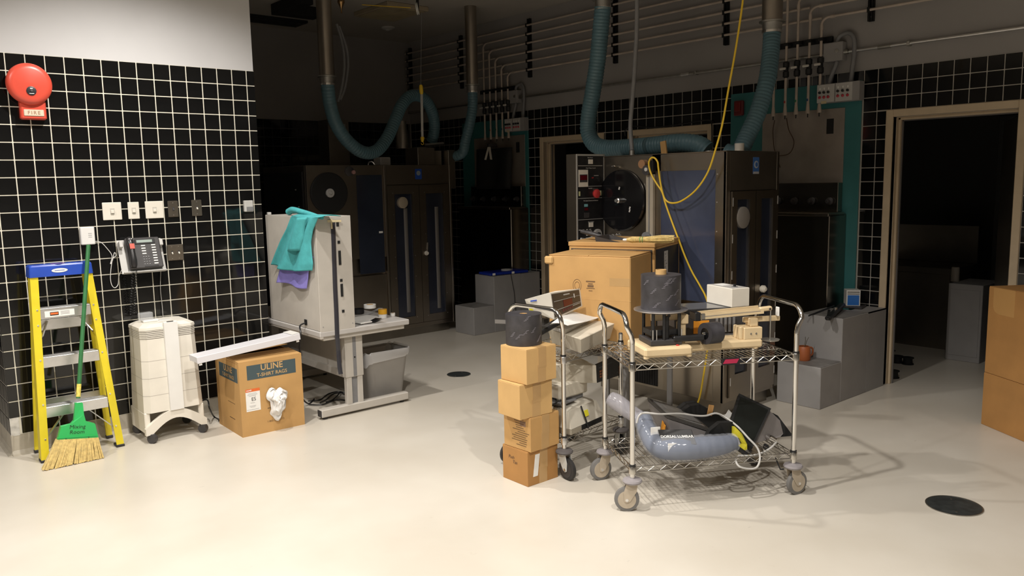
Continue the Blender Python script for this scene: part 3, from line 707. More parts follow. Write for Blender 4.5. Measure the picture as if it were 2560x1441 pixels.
# ================================================================ DESK WITH BACK CABINET
desk_m = mat('desk_grey', (.47, .44, .395), .5, noise=.05, scale=10)
desk_t = mat('desk_top', (.45, .43, .41), .45, noise=.05, scale=10)
t = thing('work_desk', 'pale grey desk with a tall closed back cabinet', 'desk', (2.95, 5.6, 0))
b = B(); b.box(2.565, 5.08, .612, 3.305, 6.55, .652, .006); b.build('top', desk_t, t)
B().box(2.60, 5.10, .582, 3.27, 6.50, .612, .003).build('apron', desk_m, t)
for yy in (5.155, 6.40):
    ft = B().box(2.58, yy-.012, .018, 3.315, yy+.052, .075, .006).build('foot', desk_m, t)
    B().box(2.576, yy-.008, .022, 2.582, yy+.048, .07, .002).build('end_cap', dgrey, ft)
    for xx in (2.62, 3.27): B().cyl((xx, yy+.02, 0), (xx, yy+.02, .02), .016, 12).build('glide', black, ft, smooth=30)
    for xx in (2.795, 2.885): B().box(xx, yy-.002, .07, xx+.042, yy+.04, .285, .002).build('leg', desk_m, t)
    B().box(2.837, yy+.012, .07, 2.885, yy+.03, .285).build('leg_web', mgrey, t)
    B().box(2.788, yy-.008, .275, 2.934, yy+.046, .584, .003).build('leg_sleeve', desk_m, t)
    B().box(2.850, yy-.0085, .28, 2.878, yy-.006, .57).build('sleeve_groove', mgrey, t)
    B().lathe([(.006, 0), (.006, .003)], (2.864, yy-.008, .42), (0, -1, 0), 10).build('screw', black, t)
B().box(2.85, 5.20, .30, 2.862, 6.40, .575, .002).build('modesty_panel', desk_m, t)
B().box(2.83, 5.20, .25, 2.88, 6.40, .305, .003).build('stretcher', desk_m, t)
# back cabinet: we see its back and its end
hx0, hx1, hy0, hy1, hz0, hz1 = 2.573, 2.845, 5.082, 5.895, .655, 1.452
c = B(); th = .018
c.box(hx0, hy0+th, hz0, hx0+.006, hy1-th, hz1-.004); c.build('cabinet_back', desk_m, t)
B().box(hx0, hy0, hz0-.012, hx1, hy0+th, hz1, .002).build('cabinet_end', desk_m, t)
B().box(hx0, hy1-th, hz0, hx1, hy1, hz1, .002).build('cabinet_end', desk_m, t)
B().box(hx0+.006, hy0+th, hz1-th, hx1, hy1-th, hz1, .001).build('cabinet_top', desk_m, t)
B().box(hx0+.006, hy0+th, hz0, hx1, hy1-th, hz0+th).build('cabinet_floor', desk_m, t)
B().box(hx0+.006, hy0+th, 1.02, hx1-.02, hy1-th, 1.035).build('shelf', desk_m, t)
B().box(hx0-.004, hy0, hz0-.055, hx0+.02, hy1, hz0-.012, .002).build('back_rail', desk_m, t)
B().box(hx0+.005, hy1-.05, hz1, hx0+.03, hy1-.02, hz1+.02, .003).build('knob', lgrey, t)
for x_, z_ in ((hx0+.02, hz0+.03), (hx1-.02, hz0+.03)): B().lathe([(.004, 0), (.003, .002)], (x_, hy0, z_), (0, -1, 0), 8).build('screw', mgrey, t)
so = atx(765, 806, hx0)
B().box(hx0-.004, so.y-.02, so.z-.02, hx0+.001, so.y+.02, so.z+.02, .001).build('socket', black, t)

cd_ = [so+Vector((-.006, 0, -.005)), so+Vector((-.05, -.005, -.02)), atx(752, 835, 2.50), atx(749, 870, 2.50), atx(751, 905, 2.52), Vector((2.56, 5.52, .30)), Vector((2.62, 5.55, .10)), Vector((2.70, 5.60, .012)), Vector((2.8, 5.7, .008))]
o = B().tube(spline(cd_, 8), .006, 8).build('power_cord', black, None, smooth=True); tag(o, 'black power cord plugged into the back of the desk cabinet', 'cord')
for n, pts in enumerate((((770, 1003), (800, 1000), (822, 985), (850, 980), (880, 990), (892, 996)), ((772, 1012), (805, 1012), (840, 1000), (870, 1002), (890, 1004)), ((800, 1008), (815, 1000), (835, 985), (868, 983), (888, 985)), ((815, 1006), (832, 1000), (845, 988), (850, 982), (858, 984)))):
    o = B().tube(spline([atz(u, v, .006+.004*n) for u, v in pts], 6), .005, 6).build('floor_cable', black, None, smooth=True)
    tag(o, ['longest black floor cable under the desk, nearest the wall', 'black floor cable under the desk, nearest the camera', 'black floor cable under the desk, middle of the tangle', 'shortest black floor cable crossing the others under the desk'][n], 'cable', 'cables tangled under the desk')
o = B().tube(spline([Vector((1.93, 5.82, .12)), aty(517, 1000, 5.72), aty(524, 1022, 5.6), atz(535, 1042, .01), atz(550, 1051, .007), Vector((2.03, 5.66, .006))], 7), .0055, 7).build('floor_cable', black, None, smooth=True)
tag(o, 'black cable running from the tiled wall behind the rag carton', 'cable')

# film strip taped to the cabinet end
t = thing('film_strip', 'dark film strip hanging from tape on the end of the desk cabinet', 'film strip', (2.72, hy0-.003, 1.43))
pts = [aty(u, v, hy0-.004) for u, v in ((832, 552), (834, 600), (836, 660), (838, 720), (841, 780), (843, 840))]+[aty(u, v, hy0+.02) for u, v in ((846, 880), (849, 920), (852, 936))]
b = B()
def sf(u, v):
    k = v*(len(pts)-1); i = min(int(k), len(pts)-2); p = pts[i].lerp(pts[i+1], k-i); return p+Vector(((u-.5)*.034, -.002*math.sin(u*math.pi), 0))
b.grid(3, 40, sf); fs_ = b.build('strip', mat('film_base', (.035, .035, .045), .25), t, thick=.0006)
for z_, h_ in ((1.395, .03), (1.27, .02), (1.16, .10), (1.0, .02), (.93, .09), (.78, .02)):
    kx = (1.43-z_)/.8; plate((lerp(2.735, 2.75, kx)+.004, hy0-.0055, z_), XW, ZW, .02, h_, .0006, 'frame_mark', black_m, fs_, bv=0)
mt = mat('masking_tape', (.62, .53, .33), .7)
plate(aty(836, 553, hy0-.006), XW+ZW*-.03, ZW, .105, .016, .0006, 'masking_tape', mt, t, bv=0)
plate(aty(829, 560, hy0-.0068), (1, 0, .02), (.0, 0, 1), .012, .07, .0006, 'masking_tape', mt, t, bv=0)

# towels over the cabinet
def towel(name, rows, amp, waves, m, label, x0, n=34, seed=0, over=.12):
    """rows: (yl, yr, z) down the back of the cabinet; starts over the top"""
    t = B(); R_ = rows; K = len(R_)-1
    def fn(u, v):
        k = v*K; i = min(int(k), K-1); f = k-i; yl = lerp(R_[i][0], R_[i+1][0], f); yr = lerp(R_[i][1], R_[i+1][1], f); z = lerp(R_[i][2], R_[i+1][2], f)
        y = lerp(yl, yr, u); w_ = math.sin(u*waves*math.pi*2+seed+v*1.2)*.6+math.sin(u*waves*3.3+seed*2)*.4
        xx = x0-amp*(.25+.9*v)*(1+w_)*.7; xo = R_[0][3] if len(R_[0]) > 3 else None
        if v < .12:
            q = v/.12; xx = lerp(x0+over, xx, q); z = z+.012*math.sin(q*math.pi)
        return Vector((xx, y, z+.01*math.sin(u*5+seed)*v))
    t.grid(n, 36, fn); o = t.build(name, m, None, smooth=75, thick=.003); return tag(o, label, 'towel')
def rw(*px): return [(atx(a, v, 2.555).y, atx(b_, v, 2.555).y, atx((a+b_)/2, v, 2.555).z) for a, b_, v in px]
towel('towel', rw((716, 780, 640), (708, 772, 660), (705, 770, 690), (703, 766, 714)), .03, 1.3, purple_c, 'violet towel hanging below the teal towel on the desk cabinet', 2.566, seed=.6, over=0.0)
rr = rw((738, 812, 543), (733, 798, 549), (722, 784, 575), (708, 779, 605), (697, 781, 635), (690, 783, 655), (684, 781, 672))
rr[0] = (rr[0][0], rr[0][1], 1.458); rr[1] = (rr[1][0], rr[1][1], 1.452)
t = towel('towel', rr, .045, 2.2, teal_c, 'teal towel draped over the back of the desk cabinet', 2.555, seed=2.1)
rr = rw((752, 775, 546), (743, 770, 575), (736, 768, 600), (730, 762, 628)); b = B()
def f2(u, v):
    k = v*3; i = min(int(k), 2); f = k-i; return Vector((2.535-.035*math.sin(u*math.pi)-.012*v, lerp(lerp(rr[i][0], rr[i+1][0], f), lerp(rr[i][1], rr[i+1][1], f), u), lerp(rr[i][2], rr[i+1][2], f)+.01*u))
b.grid(10, 14, f2); b.build('fold', teal_c, t, smooth=75, thick=.003)
b = B()
cl_ = [Vector((2.60, atx(u, v, 2.60).y, atx(u, v, 2.60).z)) for u, v in ((722, 530), (732, 525), (750, 529), (770, 534), (790, 540), (806, 545))]
cs = spline(cl_, 5); b.tube(cs, [lerp(.026, .012, i/(len(cs)-1)) for i in range(len(cs))], 9); b.build('rolled_edge', teal_c, t, smooth=75)
b = B(); q0 = aty(887, 600, 5.5)
b.grid(5, 8, lambda u, v: Vector((2.86+.012*math.sin(u*3), lerp(5.30, 5.42, u)+.01*v, lerp(1.33, 1.18, v)))); b.build('hanging_corner', teal_c, t, smooth=75, thick=.003)

# things on the desk top
Zd = .652
def roll(name, label, p, r, ri, h, m, core=None, group=None, cat='tape roll'):
    t = thing(name, label, cat, tuple(p), 0, group)
    B().lathe([(ri, 0), (r, 0), (r, h), (ri, h), (ri, 0)], p, n=28, caps=False).build('winding', m, t, smooth=40)
    B().lathe([(ri-.003, 0), (ri, 0), (ri, h), (ri-.003, h), (ri-.003, 0)], p, n=24, caps=False).build('core', core or kraft3, t, smooth=40)
    return t
o = B().obox(atz(925, 798, Zd+.004)+Vector((-.02, .05, 0)), (.24, .20, .006), R(12), .001).build('folder', paper); tag(o, 'white papers lying on the desk', 'paper')
o = B().obox(atz(905, 806, Zd+.012)+Vector((.01, 0, 0)), (.10, .09, .012), R(5), .003).build('folded_cloth', white_p); tag(o, 'small folded white pad at the desk edge', 'pad')
o = B().obox(atz(938, 800, Zd+.012)+Vector((0, .0, 0)), (.05, .15, .003), R(-50), .0).build('black_card', black); tag(o, 'narrow black card among the papers on the desk', 'card')
o = B().obox(atz(932, 780, Zd+.012)+Vector((.02, .02, .0)), (.035, .32, .002), R(-52)).build('ruler', clearp); tag(o, 'clear plastic ruler on the desk', 'ruler')
p = atz(905, 785, Zd+.008)+Vector((0, .06, 0)); roll('tape_roll', 'black tape roll on the desk beside the cabinet', p, .048, .03, .034, black, black)
p = atz(957, 795, Zd); roll('tape_roll', 'white tape roll under the yellow one on the desk', p, .032, .02, .03, white_p)
p = p+Vector((0, 0, .031)); roll('tape_roll', 'yellow tape roll stacked on a white roll on the desk', p, .034, .02, .036, mat('yellow_tape', (.70, .36, .02), .4))
p = atz(982, 790, Zd); roll('tape_roll', 'small white tape roll at the edge of the desk', p, .019, .012, .022, white_p)
p = atz(930, 775, Zd)+Vector((.04, .1, 0)); roll('tape_roll', 'wide white tape roll at the back of the desk', p, .05, .03, .03, white_p)

# ================================================================ WASTE BIN
t = thing('waste_bin', 'grey rectangular waste bin with a clear liner under the desk', 'bin', (3.215, 5.385, 0), R(2))
bin_m = mat('bin_grey', (.30, .285, .265), .4, noise=.04, scale=10)
b = B(); loft(b, [rrect(0, 0, .29, .19, .04, 0), rrect(0, 0, .295, .195, .045, .01), rrect(0, 0, .385, .265, .05, .375), rrect(0, 0, .40, .28, .05, .385), rrect(0, 0, .40, .28, .05, .395), rrect(0, 0, .375, .255, .045, .393), rrect(0, 0, .285, .185, .04, .012)], True, True)
b.build('shell', bin_m, t, smooth=40, local=True)
b = B(); lo_ = []
for k, (w_, d_, z_) in enumerate(((.30, .20, .16), (.365, .245, .38), (.408, .288, .402), (.415, .295, .396), (.408, .286, .35), (.398, .278, .31))):
    l = rrect(0, 0, w_, d_, .05, z_, 9)
    for i, p in enumerate(l):
        a = i/len(l)*6.283; p.z += (.006*math.sin(a*7+k)+(.035*math.sin(a+2.2) if k > 4 else .012*math.sin(a+2.2) if k > 3 else 0)); f = 1+.008*math.sin(a*11+k*1.7); p.x *= f; p.y *= f
    lo_.append(l)
loft(b, lo_, True, False); b.build('liner', linerp, t, smooth=60, local=True)
# ================================================================ CONDUITS AND STRUTS ON THE RIGHT WALL
PX = XR-.055
PV = PX-.03
strut_y = [3.07, 4.38, 5.70, 7.00, 8.28, 9.42]
strut_lab = ['black wall strut nearest the open doorway', 'black wall strut left of the steel duct and yellow cord', 'black wall strut beside the ribbed blue hose', 'black wall strut above the first far doorway', 'black wall strut behind the far steel duct', 'black wall strut in the far dark corner']
for y_, lab in zip(strut_y, strut_lab):
    t = thing('pipe_strut', lab, 'strut', (XR, y_, 2.84), 0, 'black struts carrying the conduits')
    b = B(); b.box(XR-.03, y_-.021, 2.835, XR+.004, y_-.017, 3.48); b.box(XR-.03, y_+.017, 2.835, XR+.004, y_+.021, 3.48); b.box(XR-.003, y_-.02, 2.835, XR+.004, y_+.02, 3.48); b.box(XR-.03, y_-.021, 2.835, XR-.027, y_-.008, 3.48); b.box(XR-.03, y_+.008, 2.835, XR-.027, y_+.021, 3.48)
    b.build('channel', black_m, t, label=None)
    for z_ in (2.87, 3.455): B().lathe([(.008, 0), (.006, .006)], (XR-.003, y_, z_), (-1, 0, 0), 8).build('bolt', zinc, t)
    for k in range(6):
        B().box(PX-.014, y_-.010, 2.915+.0975*k-.02, XR-.026, y_+.010, 2.915+.0975*k+.02, .002).build('pipe_clamp', black_m, t)
# drops at the two valve groups: (y, pipe index it belongs to)
def conduit(y0, y1, z, drop_y, zend, lab, r=.0105):
    """horizontal run from y0 (near) to y1 (far); if drop_y is set it bends down there"""
    t = thing('conduit_pipe', lab, 'pipe', (PX, y0, z), 0, 'pale conduits along the right wall')
    if drop_y is None: pts = [(PX, y0, z), (PX, y1, z)]
    else:
        far = abs(y1-drop_y) < 1e-6
        s = -1 if far else 1
        rad = .05; base = [(PX, y0 if far else y1, z), (PX, drop_y+s*rad, z)]
        arc = [(PX-.03*i/6, drop_y+s*rad*(1-math.sin(a)), z-rad*(1-math.cos(a))) for i, a in [(i, math.pi/2*i/6) for i in range(1, 7)]]
        pts = base+arc+[(PV, drop_y, zend)]
    B().tube(pts, r, 8).build('pipe', pvc, t, smooth=50)
    if drop_y is not None:
        s = -1 if abs(y1-drop_y) < 1e-6 else 1
        B().tube([(PX, drop_y+s*.06, z), (PX, drop_y+s*.09, z)], r*1.35, 8).build('coupling', pvc, t, smooth=50)
        B().tube([(PV, drop_y, z-.06), (PV, drop_y, z-.10)], r*1.35, 8).build('coupling', pvc, t, smooth=50)
    return t
zs = [2.915+.0975*k for k in range(6)]
nth = ['lowest', 'second lowest', 'third lowest', 'fourth lowest', 'fifth lowest', 'topmost']
dy_r = [3.435, 3.535, 3.64, 3.74, 3.85]
dy_l = [7.31, 7.42, 7.53, 7.64, 7.75]
for k in range(6):
    # pipes that come from the door side and drop at the right valve group
    if k < 5:
        conduit(-.5, dy_r[k], zs[k], dy_r[k], 2.60, '%s pale conduit coming from above the doorway to the near valves' % nth[k])
        conduit(dy_r[k]+.02 if k else 3.45, dy_l[k], zs[k]+0.0, dy_l[k], 2.60, '%s pale conduit running between the near and far valve groups' % nth[k])
        conduit(dy_l[k]+.03, YF-.02, zs[k], None, 0, '%s pale conduit running on into the far corner' % nth[k])
    else:
        conduit(-.5, YF-.02, zs[k], None, 0, 'topmost pale conduit running the full length of the wall')
# valve drops below the gate valves
valve_w = mat('valve_handle', (.60, .57, .52), .5)
def valve_group(dys, side):
    marks = [mat('mark_red', (.4, .05, .04), .6), mat('mark_green', (.05, .22, .10), .6), mat('mark_blue', (.03, .07, .18), .6)]
    word = ['first', 'second', 'third', 'fourth', 'fifth']
    for i, y_ in enumerate(dys):
        z0 = 2.60-.022*i*0
        t = thing('valve_drop', '%s %s valve pipe counted from the switch box' % (word[i], side), 'valve', (PV, y_, 2.17), 0, '%s valve drops' % side)
        b = B(); b.lathe([(.013, .0), (.026, .01), (.026, .05), (.02, .055), (.02, .085), (.026, .09), (.026, .125), (.013, .135)], (PV, y_, 2.475), n=14); b.build('valve_body', black, t, smooth=40)
        B().cyl((PV-.02, y_, 2.545), (PV-.045, y_, 2.545), .01, 10).build('stem', black, t, smooth=40)
        B().box(PV-.060, y_-.028, 2.537, PV-.045, y_+.028, 2.556, .005).build('handle', valve_w, t)
        B().tube([(PV, y_, 2.475), (PV, y_, 2.25)], .0115, 8).build('pipe', pvc, t, smooth=50)
        B().lathe([(.0115, .08), (.018, .01), (.018, .0), (.008, 0)], (PV, y_, 2.17), n=12).build('spout', pvc, t, smooth=30)
        B().tube([(PV, y_, 2.172), (PV, y_, 2.14)], .005, 6).build('tip', black, t)
        if i in (1, 2, 3): B().box(PV-.0125, y_-.007, 2.27, PV-.0105, y_+.007, 2.29).build('colour_mark', marks[3-i], t)
    a, c = min(dys), max(dys)
    t = thing('valve_rail', 'black strut behind the %s valve pipes' % side, 'strut', (XR, (a+c)/2, 2.75), 0, 'black valve rails')
    B().box(XR-.03, a-.06, 2.725, XR, c+.15, 2.768, .002).build('channel', black_m, t)
    for y_ in dys: B().box(PV-.014, y_-.02, 2.733, XR-.028, y_+.02, 2.758, .002).build('pipe_clamp', black_m, t)
valve_group(dy_r, 'near'); valve_group(dy_l, 'far')

def junction(y0, lab_box, lab_sw, sw0, sw1, z1, dim):
    t = thing('junction_box', lab_box, 'junction box', (XR, y0+.08, 2.565), 0, 'junction boxes on the right wall')
    B().box(XR-.075, y0, 2.565, XR, y0+.16, 2.71, .004).build('box', grey_b, t)
    B().lathe([(.016, 0), (.016, .004), (.01, .005)], (XR-.075, y0+.045, 2.64), (-1, 0, 0), 14).build('knockout', zinc, t, smooth=30)
    B().tube(spline([(XR-.04, y0+.06, 2.71), (XR-.04, y0+.04, 2.755), (XR-.04, y0-.03, 2.77), (XR-.04, y0-.075, 2.72), (XR-.04, y0-.08, 2.6), (XR-.04, y0-.07, 2.5), (XR-.04, y0-.06, 2.39)], 6), .017, 10).build('flexible_conduit', mgrey, t, smooth=50)
    B().tube(spline([(XR-.04, y0+.06, 2.565), (XR-.04, y0+.07, 2.53), (XR-.04, y0+.10, 2.46), (XR-.04, y0+.12, 2.39)], 6), .017, 10).build('flexible_conduit', mgrey, t, smooth=50)
    B().tube([(XR-.04, y0-.03, 2.628), (XR-.04, y0, 2.628)], .02, 10).build('fitting', zinc, t, smooth=30)
    t = thing('switch_box', lab_sw, 'switch box', (XR, (sw0+sw1)/2, z1-.145), 0, 'switch boxes on the teal panels')
    zb = z1-.148; xm = XR-.10; ym = (sw0+sw1)/2
    B().box(xm, sw0, zb, XR-.017, sw1, z1, .003).build('box', grey_b, t)
    fp = B().box(xm-.004, sw0+.055, zb+.004, xm, sw1-.002, z1-.004, .001).build('face_plate', lgrey, t)
    B().box(xm-.0052, ym+.018, zb+.004, xm-.0038, ym+.022, z1-.004).build('divider', dgrey, fp)
    for half in (0, 1):
        for k in range(3):
            yy = (sw1-.028-.036*k) if half == 0 else (ym-.005-.040*k)
            B().box(xm-.006, yy-.005, z1-.045, xm-.004, yy+.005, z1-.028).build('number_tag', paper, fp)
            B().cyl((xm-.004, yy, z1-.066), (xm-.022, yy-.003, z1-.066), .010, 10).build('rotary_knob', black, fp, smooth=30)
            B().lathe([(.011, 0), (.011, .008), (.006, .013)], (xm-.004, yy, z1-.103), (-1, 0, 0), 12).build('red_lamp', mat('red_lens2', (.45, .03, .05), .35), fp, smooth=30)
    B().box(xm-.006, sw1-.085, zb-.006, xm-.0035, sw1-.04, zb+.016).build('paper_tag', mat('cream_paper', (.6, .5, .3), .7), fp)
junction(3.262, 'grey junction box with a side knockout near the open doorway', 'grey switch box with six red lamps on the near teal panel', 3.10, 3.45, 2.39, 0)
junction(7.16, 'grey junction box above the far teal panel', 'grey switch box with six red lamps on the far teal panel', 7.03, 7.36, 2.39, 1)
t = thing('steel_conduit', 'steel conduit running along the wall above the tile', 'conduit', (XR-.03, 4, 2.628), 0)
B().tube([(XR-.028, -.5, 2.628), (XR-.028, 3.23, 2.628)], .0125, 8).build('tube', alu, t, smooth=50)
B().tube([(XR-.028, 3.42, 2.628), (XR-.028, 7.1, 2.626)], .0125, 8).build('tube', zinc, t, smooth=50)
B().tube([(XR-.028, 7.32, 2.626), (XR-.028, YF-.02, 2.626)], .0125, 8).build('tube', zinc, t, smooth=50)
for y_ in (2.77, 4.7, 6.0): B().box(XR-.045, y_-.012, 2.61, XR+.002, y_+.012, 2.646, .003).build('strap', zinc, t)
B().tube([(XR-.028, 2.90, 2.628), (XR-.028, 3.0, 2.628)], .0155, 8).build('coupling', zinc, t, smooth=50)
B().tube([(XR-.028, 4.77, 2.628), (XR-.028, 4.86, 2.628)], .0155, 8).build('coupling', alu, t, smooth=50)
t = thing('alarm_strobe', 'dark red alarm lamp on the near teal panel', 'alarm', (XR-.05, 4.22, 2.2))
B().box(XR-.055, 4.175, 2.205, XR-.017, 4.265, 2.335, .008).build('base', red_d, t); B().box(XR-.07, 4.19, 2.24, XR-.054, 4.25, 2.32, .006).build('lens', mat('red_glass', (.2, .02, .02), .2), t)
o = B().tube(spline([(XR-.015, 5.57, 2.10), (XR-.02, 5.56, 2.16), (XR-.022, 5.45, 2.19), (XR-.022, 5.2, 2.165), (XR-.022, 4.95, 2.17), (XR-.022, 4.7, 2.185), (XR-.025, 4.56, 2.19), (XR-.025, 4.515, 2.15), (XR-.025, 4.51, 1.9)], 8), .006, 7).build('door_cable', black, None, smooth=True)
tag(o, 'black cable draped over the pale door frame behind the machine', 'cable')

# ================================================================ WASH STATIONS (tank front, splash panel, taps)
def station(y0, y1, lab, apron):
    t = thing('wash_station', lab, 'wash station', ((5.95+XR)/2, (y0+y1)/2, 0), 0, 'steel wash stations')
    pn = B().box(XR-.024, y0, 1.60, XR-.017, y1, 2.20, .001).build('splash_panel', mat('splash_steel', (.34, .30, .26), .42, .55, noise=.18, scale=4), t)
    B().box(XR-.0255, y0+.09, 2.0, XR-.0235, y0+.15, 2.12).build('cut_out', black_m, pn)
    B().box(XR-.09, y0, 1.37, XR-.017, y1, 1.61, .004).build('tap_trough', steel_m, t)
    for k in range(5):
        yy = lerp(y0+.06, y1-.06, k/4); kb = B(); kb.lathe([(.022, 0), (.03, .01), (.03, .025), (.012, .03), (.012, .045), (.02, .05), (.016, .06)], (XR-.09, yy, 1.46), (-1, 0, 0), 14); kb.build('tap_knob', dgrey, t, smooth=40)
        B().lathe([(.006, .06), (.004, .064)], (XR-.09, yy, 1.46), (-1, 0, 0), 8).build('knob_cap', chrome, t)
    B().box(6.02, y0-.04, 0, XR-.017, y1, 1.36, .006).build('tank_front', steel_m, t)
    B().box(6.0, y0-.04, 1.345, XR-.05, y1, 1.372, .004).build('tank_rim', steel, t)
    for k, (ya, yb) in enumerate(((y1-.06, y1-.02), (y1-.16, y1-.2))):
        pass
    return t
st1 = station(3.25, 3.99, 'steel wash station between the near machine and the open doorway', False)
st2 = station(7.10, 8.05, 'steel wash station in the far corner beside the far machine', True)
hoses = [((XR-.06, 3.74, 2.15), (XR-.07, 3.71, 2.05), (XR-.07, 3.66, 1.95), (XR-.06, 3.70, 1.86), (XR-.05, 3.80, 1.84), (XR-.05, 3.87, 1.86)), ((XR-.06, 3.85, 2.14), (XR-.05, 3.87, 2.05), (XR-.04, 3.86, 1.9), (XR-.04, 3.82, 1.83)), ((XR-.03, 3.87, 1.86), (XR-.035, 3.92, 1.80), (XR-.04, 3.96, 1.74)), ((XR-.03, 3.86, 1.86), (XR-.035, 3.82, 1.78), (XR-.04, 3.8, 1.74))]
for n, h in enumerate(hoses):
    o = B().tube(spline(h, 6), .004, 6).build('drip_tube', mat('tube_brown', (.06, .03, .015), .5), None, smooth=True); tag(o, ['thin brown tube looping from the fourth near valve', 'thin brown tube hanging straight below the fifth near valve', 'thin brown tube curving left on the steel splash panel', 'thin brown tube curving right on the steel splash panel'][n], 'tube', 'thin tubes on the splash panel')
# apron hung on the far splash panel
t = thing('apron', 'black apron with pale straps hanging on the far wash station', 'apron', (XR-.12, 7.55, 1.6))
b = B(); b.grid(10, 8, lambda u, v: Vector((XR-.13-.03*math.sin(u*9), lerp(7.25-.05*(1-v), 7.85+.02*v, u), lerp(2.06, 1.58, v)))); b.build('cloth', black_m, t, smooth=70, thick=.004)
for s in (-1, 1): B().bar((XR-.13, 7.62+.0*s, 2.10), (XR-.15, 7.62+.055*s, 1.93), .004, .03, up=(1, 0, 0)).build('strap', white_w, t)
B().box(XR-.15, 7.6, 2.08, XR-.017, 7.64, 2.12, .004).build('hook', dgrey, t)

# ================================================================ STEP BLOCKS
def steps(y0, y1, lab):
    t = thing('step_block', lab, 'steps', (5.8, (y0+y1)/2, 0), 0, 'grey two-tread step blocks')
    B().box(5.31, y0, 0, 5.602, y1, .305, .004).build('lower_step', grey_b, t)
    B().box(5.603, y0, 0, 6.0, y1, .625, .004).build('upper_step', grey_b, t)
    B().box(6.0, y0, 0, 6.29, y0+.005, .625).build('side_panel', grey_b, t)
    B().box(6.0, y0, .615, 6.29, y0+.15, .625).build('side_shelf', grey_b, t)
    tr = mat('tread_grey', (.20, .19, .18), .6, noise=.25, scale=14)
    B().box(5.314, y0+.004, .305, 5.60, y1-.004, .3075, 0).build('tread', tr, t); B().box(5.607, y0+.004, .625, 6.0, y1-.004, .6275).build('tread', tr, t)
    return t
steps(2.86, 3.205, 'grey step block beside the open doorway'); steps(6.885, 7.225, 'grey step block in front of the far wash station')
# things on the near steps
p = atz(2125, 762, .627); t = thing('carton_small', 'small blue and white printed box on the near grey step block', 'box', (6.17, 3.08, .64), R(38))
hw = .052
B().box(-hw, -hw, 0, hw, hw, .125, .002).build('carton_body', white_p, t, local=True)
for k, (rr_, nx) in enumerate((((0, -1, 0), (-1, 0, 0)), ((1, 0, 0), (0, -1, 0)))):
    rv = Vector(rr_); o_ = Vector(nx)*hw
    plate(o_+Vector((0, 0, .046)), rv, ZW, .086 if k == 0 else .06, .08 if k == 0 else .05, .0006, 'printed_panel', mat('print_blue', (.02, .16, .55), .5), t, local=True, bv=0)
    plate(o_+Vector((0, 0, .11)), rv, ZW, .09, .006, .0006, 'print_line', ink, t, local=True, bv=0); plate(o_+Vector((0, 0, .095)), rv, ZW, .09, .005, .0006, 'print_line', ink, t, local=True, bv=0)
o = B().obox((6.16, 3.05, .6335), (.17, .14, .012), R(15), .003).build('black_tray', dgrey); tag(o, 'flat black tray under the small blue and white box', 'tray')
t = thing('black_clamp', 'black clamp tool lying on the near grey step block', 'tool', (5.80, 3.03, .63))
a = atz(2070, 797, .64); e = atz(2106, 762, .665); B().bar(a, e, .045, .03, bv=.008).build('jaw', black, t); B().bar(a+Vector((-.02, -.01, 0)), e.lerp(a, .5)+Vector((0, .05, 0)), .02, .018, bv=.004).build('lever', black, t); B().cyl(a.lerp(e, .5)+Vector((0, 0, -.01)), a.lerp(e, .5)+Vector((0, 0, .03)), .014, 12).build('pivot', zinc, t, smooth=30)
o = B().tube([atz(2022, 790, .634), atz(2085, 765, .634)], .006, 7).build('black_rod', black, None, smooth=True); tag(o, 'thin black rod lying on the near grey step block', 'rod')
p = Vector((5.46, 3.08, .3075)); t = thing('watering_jug', 'small orange plastic jug on the lower near step', 'jug', tuple(p))
B().lathe([(.045, 0), (.05, .01), (.048, .09), (.04, .105), (.034, .105), (.04, .09), (.042, .012)], p, n=24, caps=True).build('body', terra, t, smooth=40)
B().tube(spline([p+Vector((.047, -.01, .09)), p+Vector((.085, -.02, .08)), p+Vector((.09, -.02, .035)), p+Vector((.05, -.01, .02))], 5), .007, 8).build('handle', terra, t, smooth=50)
for k in range(2): B().tube(spline([p+Vector((.01*k, .0, .08)), p+Vector((.0+.02*k, -.01, .14)), p+Vector((.05*k-.02, -.02, .18-.01*k))], 5), .002, 5).build('stalk', mat('twig', (.10, .08, .05), .7), t)
# blue tray and cord on the far steps
t = thing('blue_tray', 'glossy blue film tray lying on the far grey step block', 'tray', (5.84, 6.98, .63))
B().obox((5.86, 7.02, .645), (.52, .24, .028), R(-6), .004).build('base', blue_d, t); B().obox((5.86, 7.02, .66), (.44, .18, .006), R(-6)).build('well', mat('blue_inner', (.008, .02, .2), .3), t)
B().lathe([(.06, .66), (.06, .675), (.02, .68)], (5.9, 7.02, 0), n=20).build('spindle', lgrey, t, smooth=30)
for u in (-.24, .02): B().obox((5.86+u*.99+.012, 7.02-.125-u*.1, .645), (.035, .003, .024), R(-6)).build('paper_label', paper, t)
o = B().tube(spline([(5.85, 6.884, .632), (5.86, 6.876, .55), (5.89, 6.876, .4), (5.90, 6.876, .25), (5.93, 6.874, .1)], 6), .004, 6).build('thin_cord', dgrey, None, smooth=True); tag(o, 'thin grey cord hanging down the side of the far steps', 'cord')

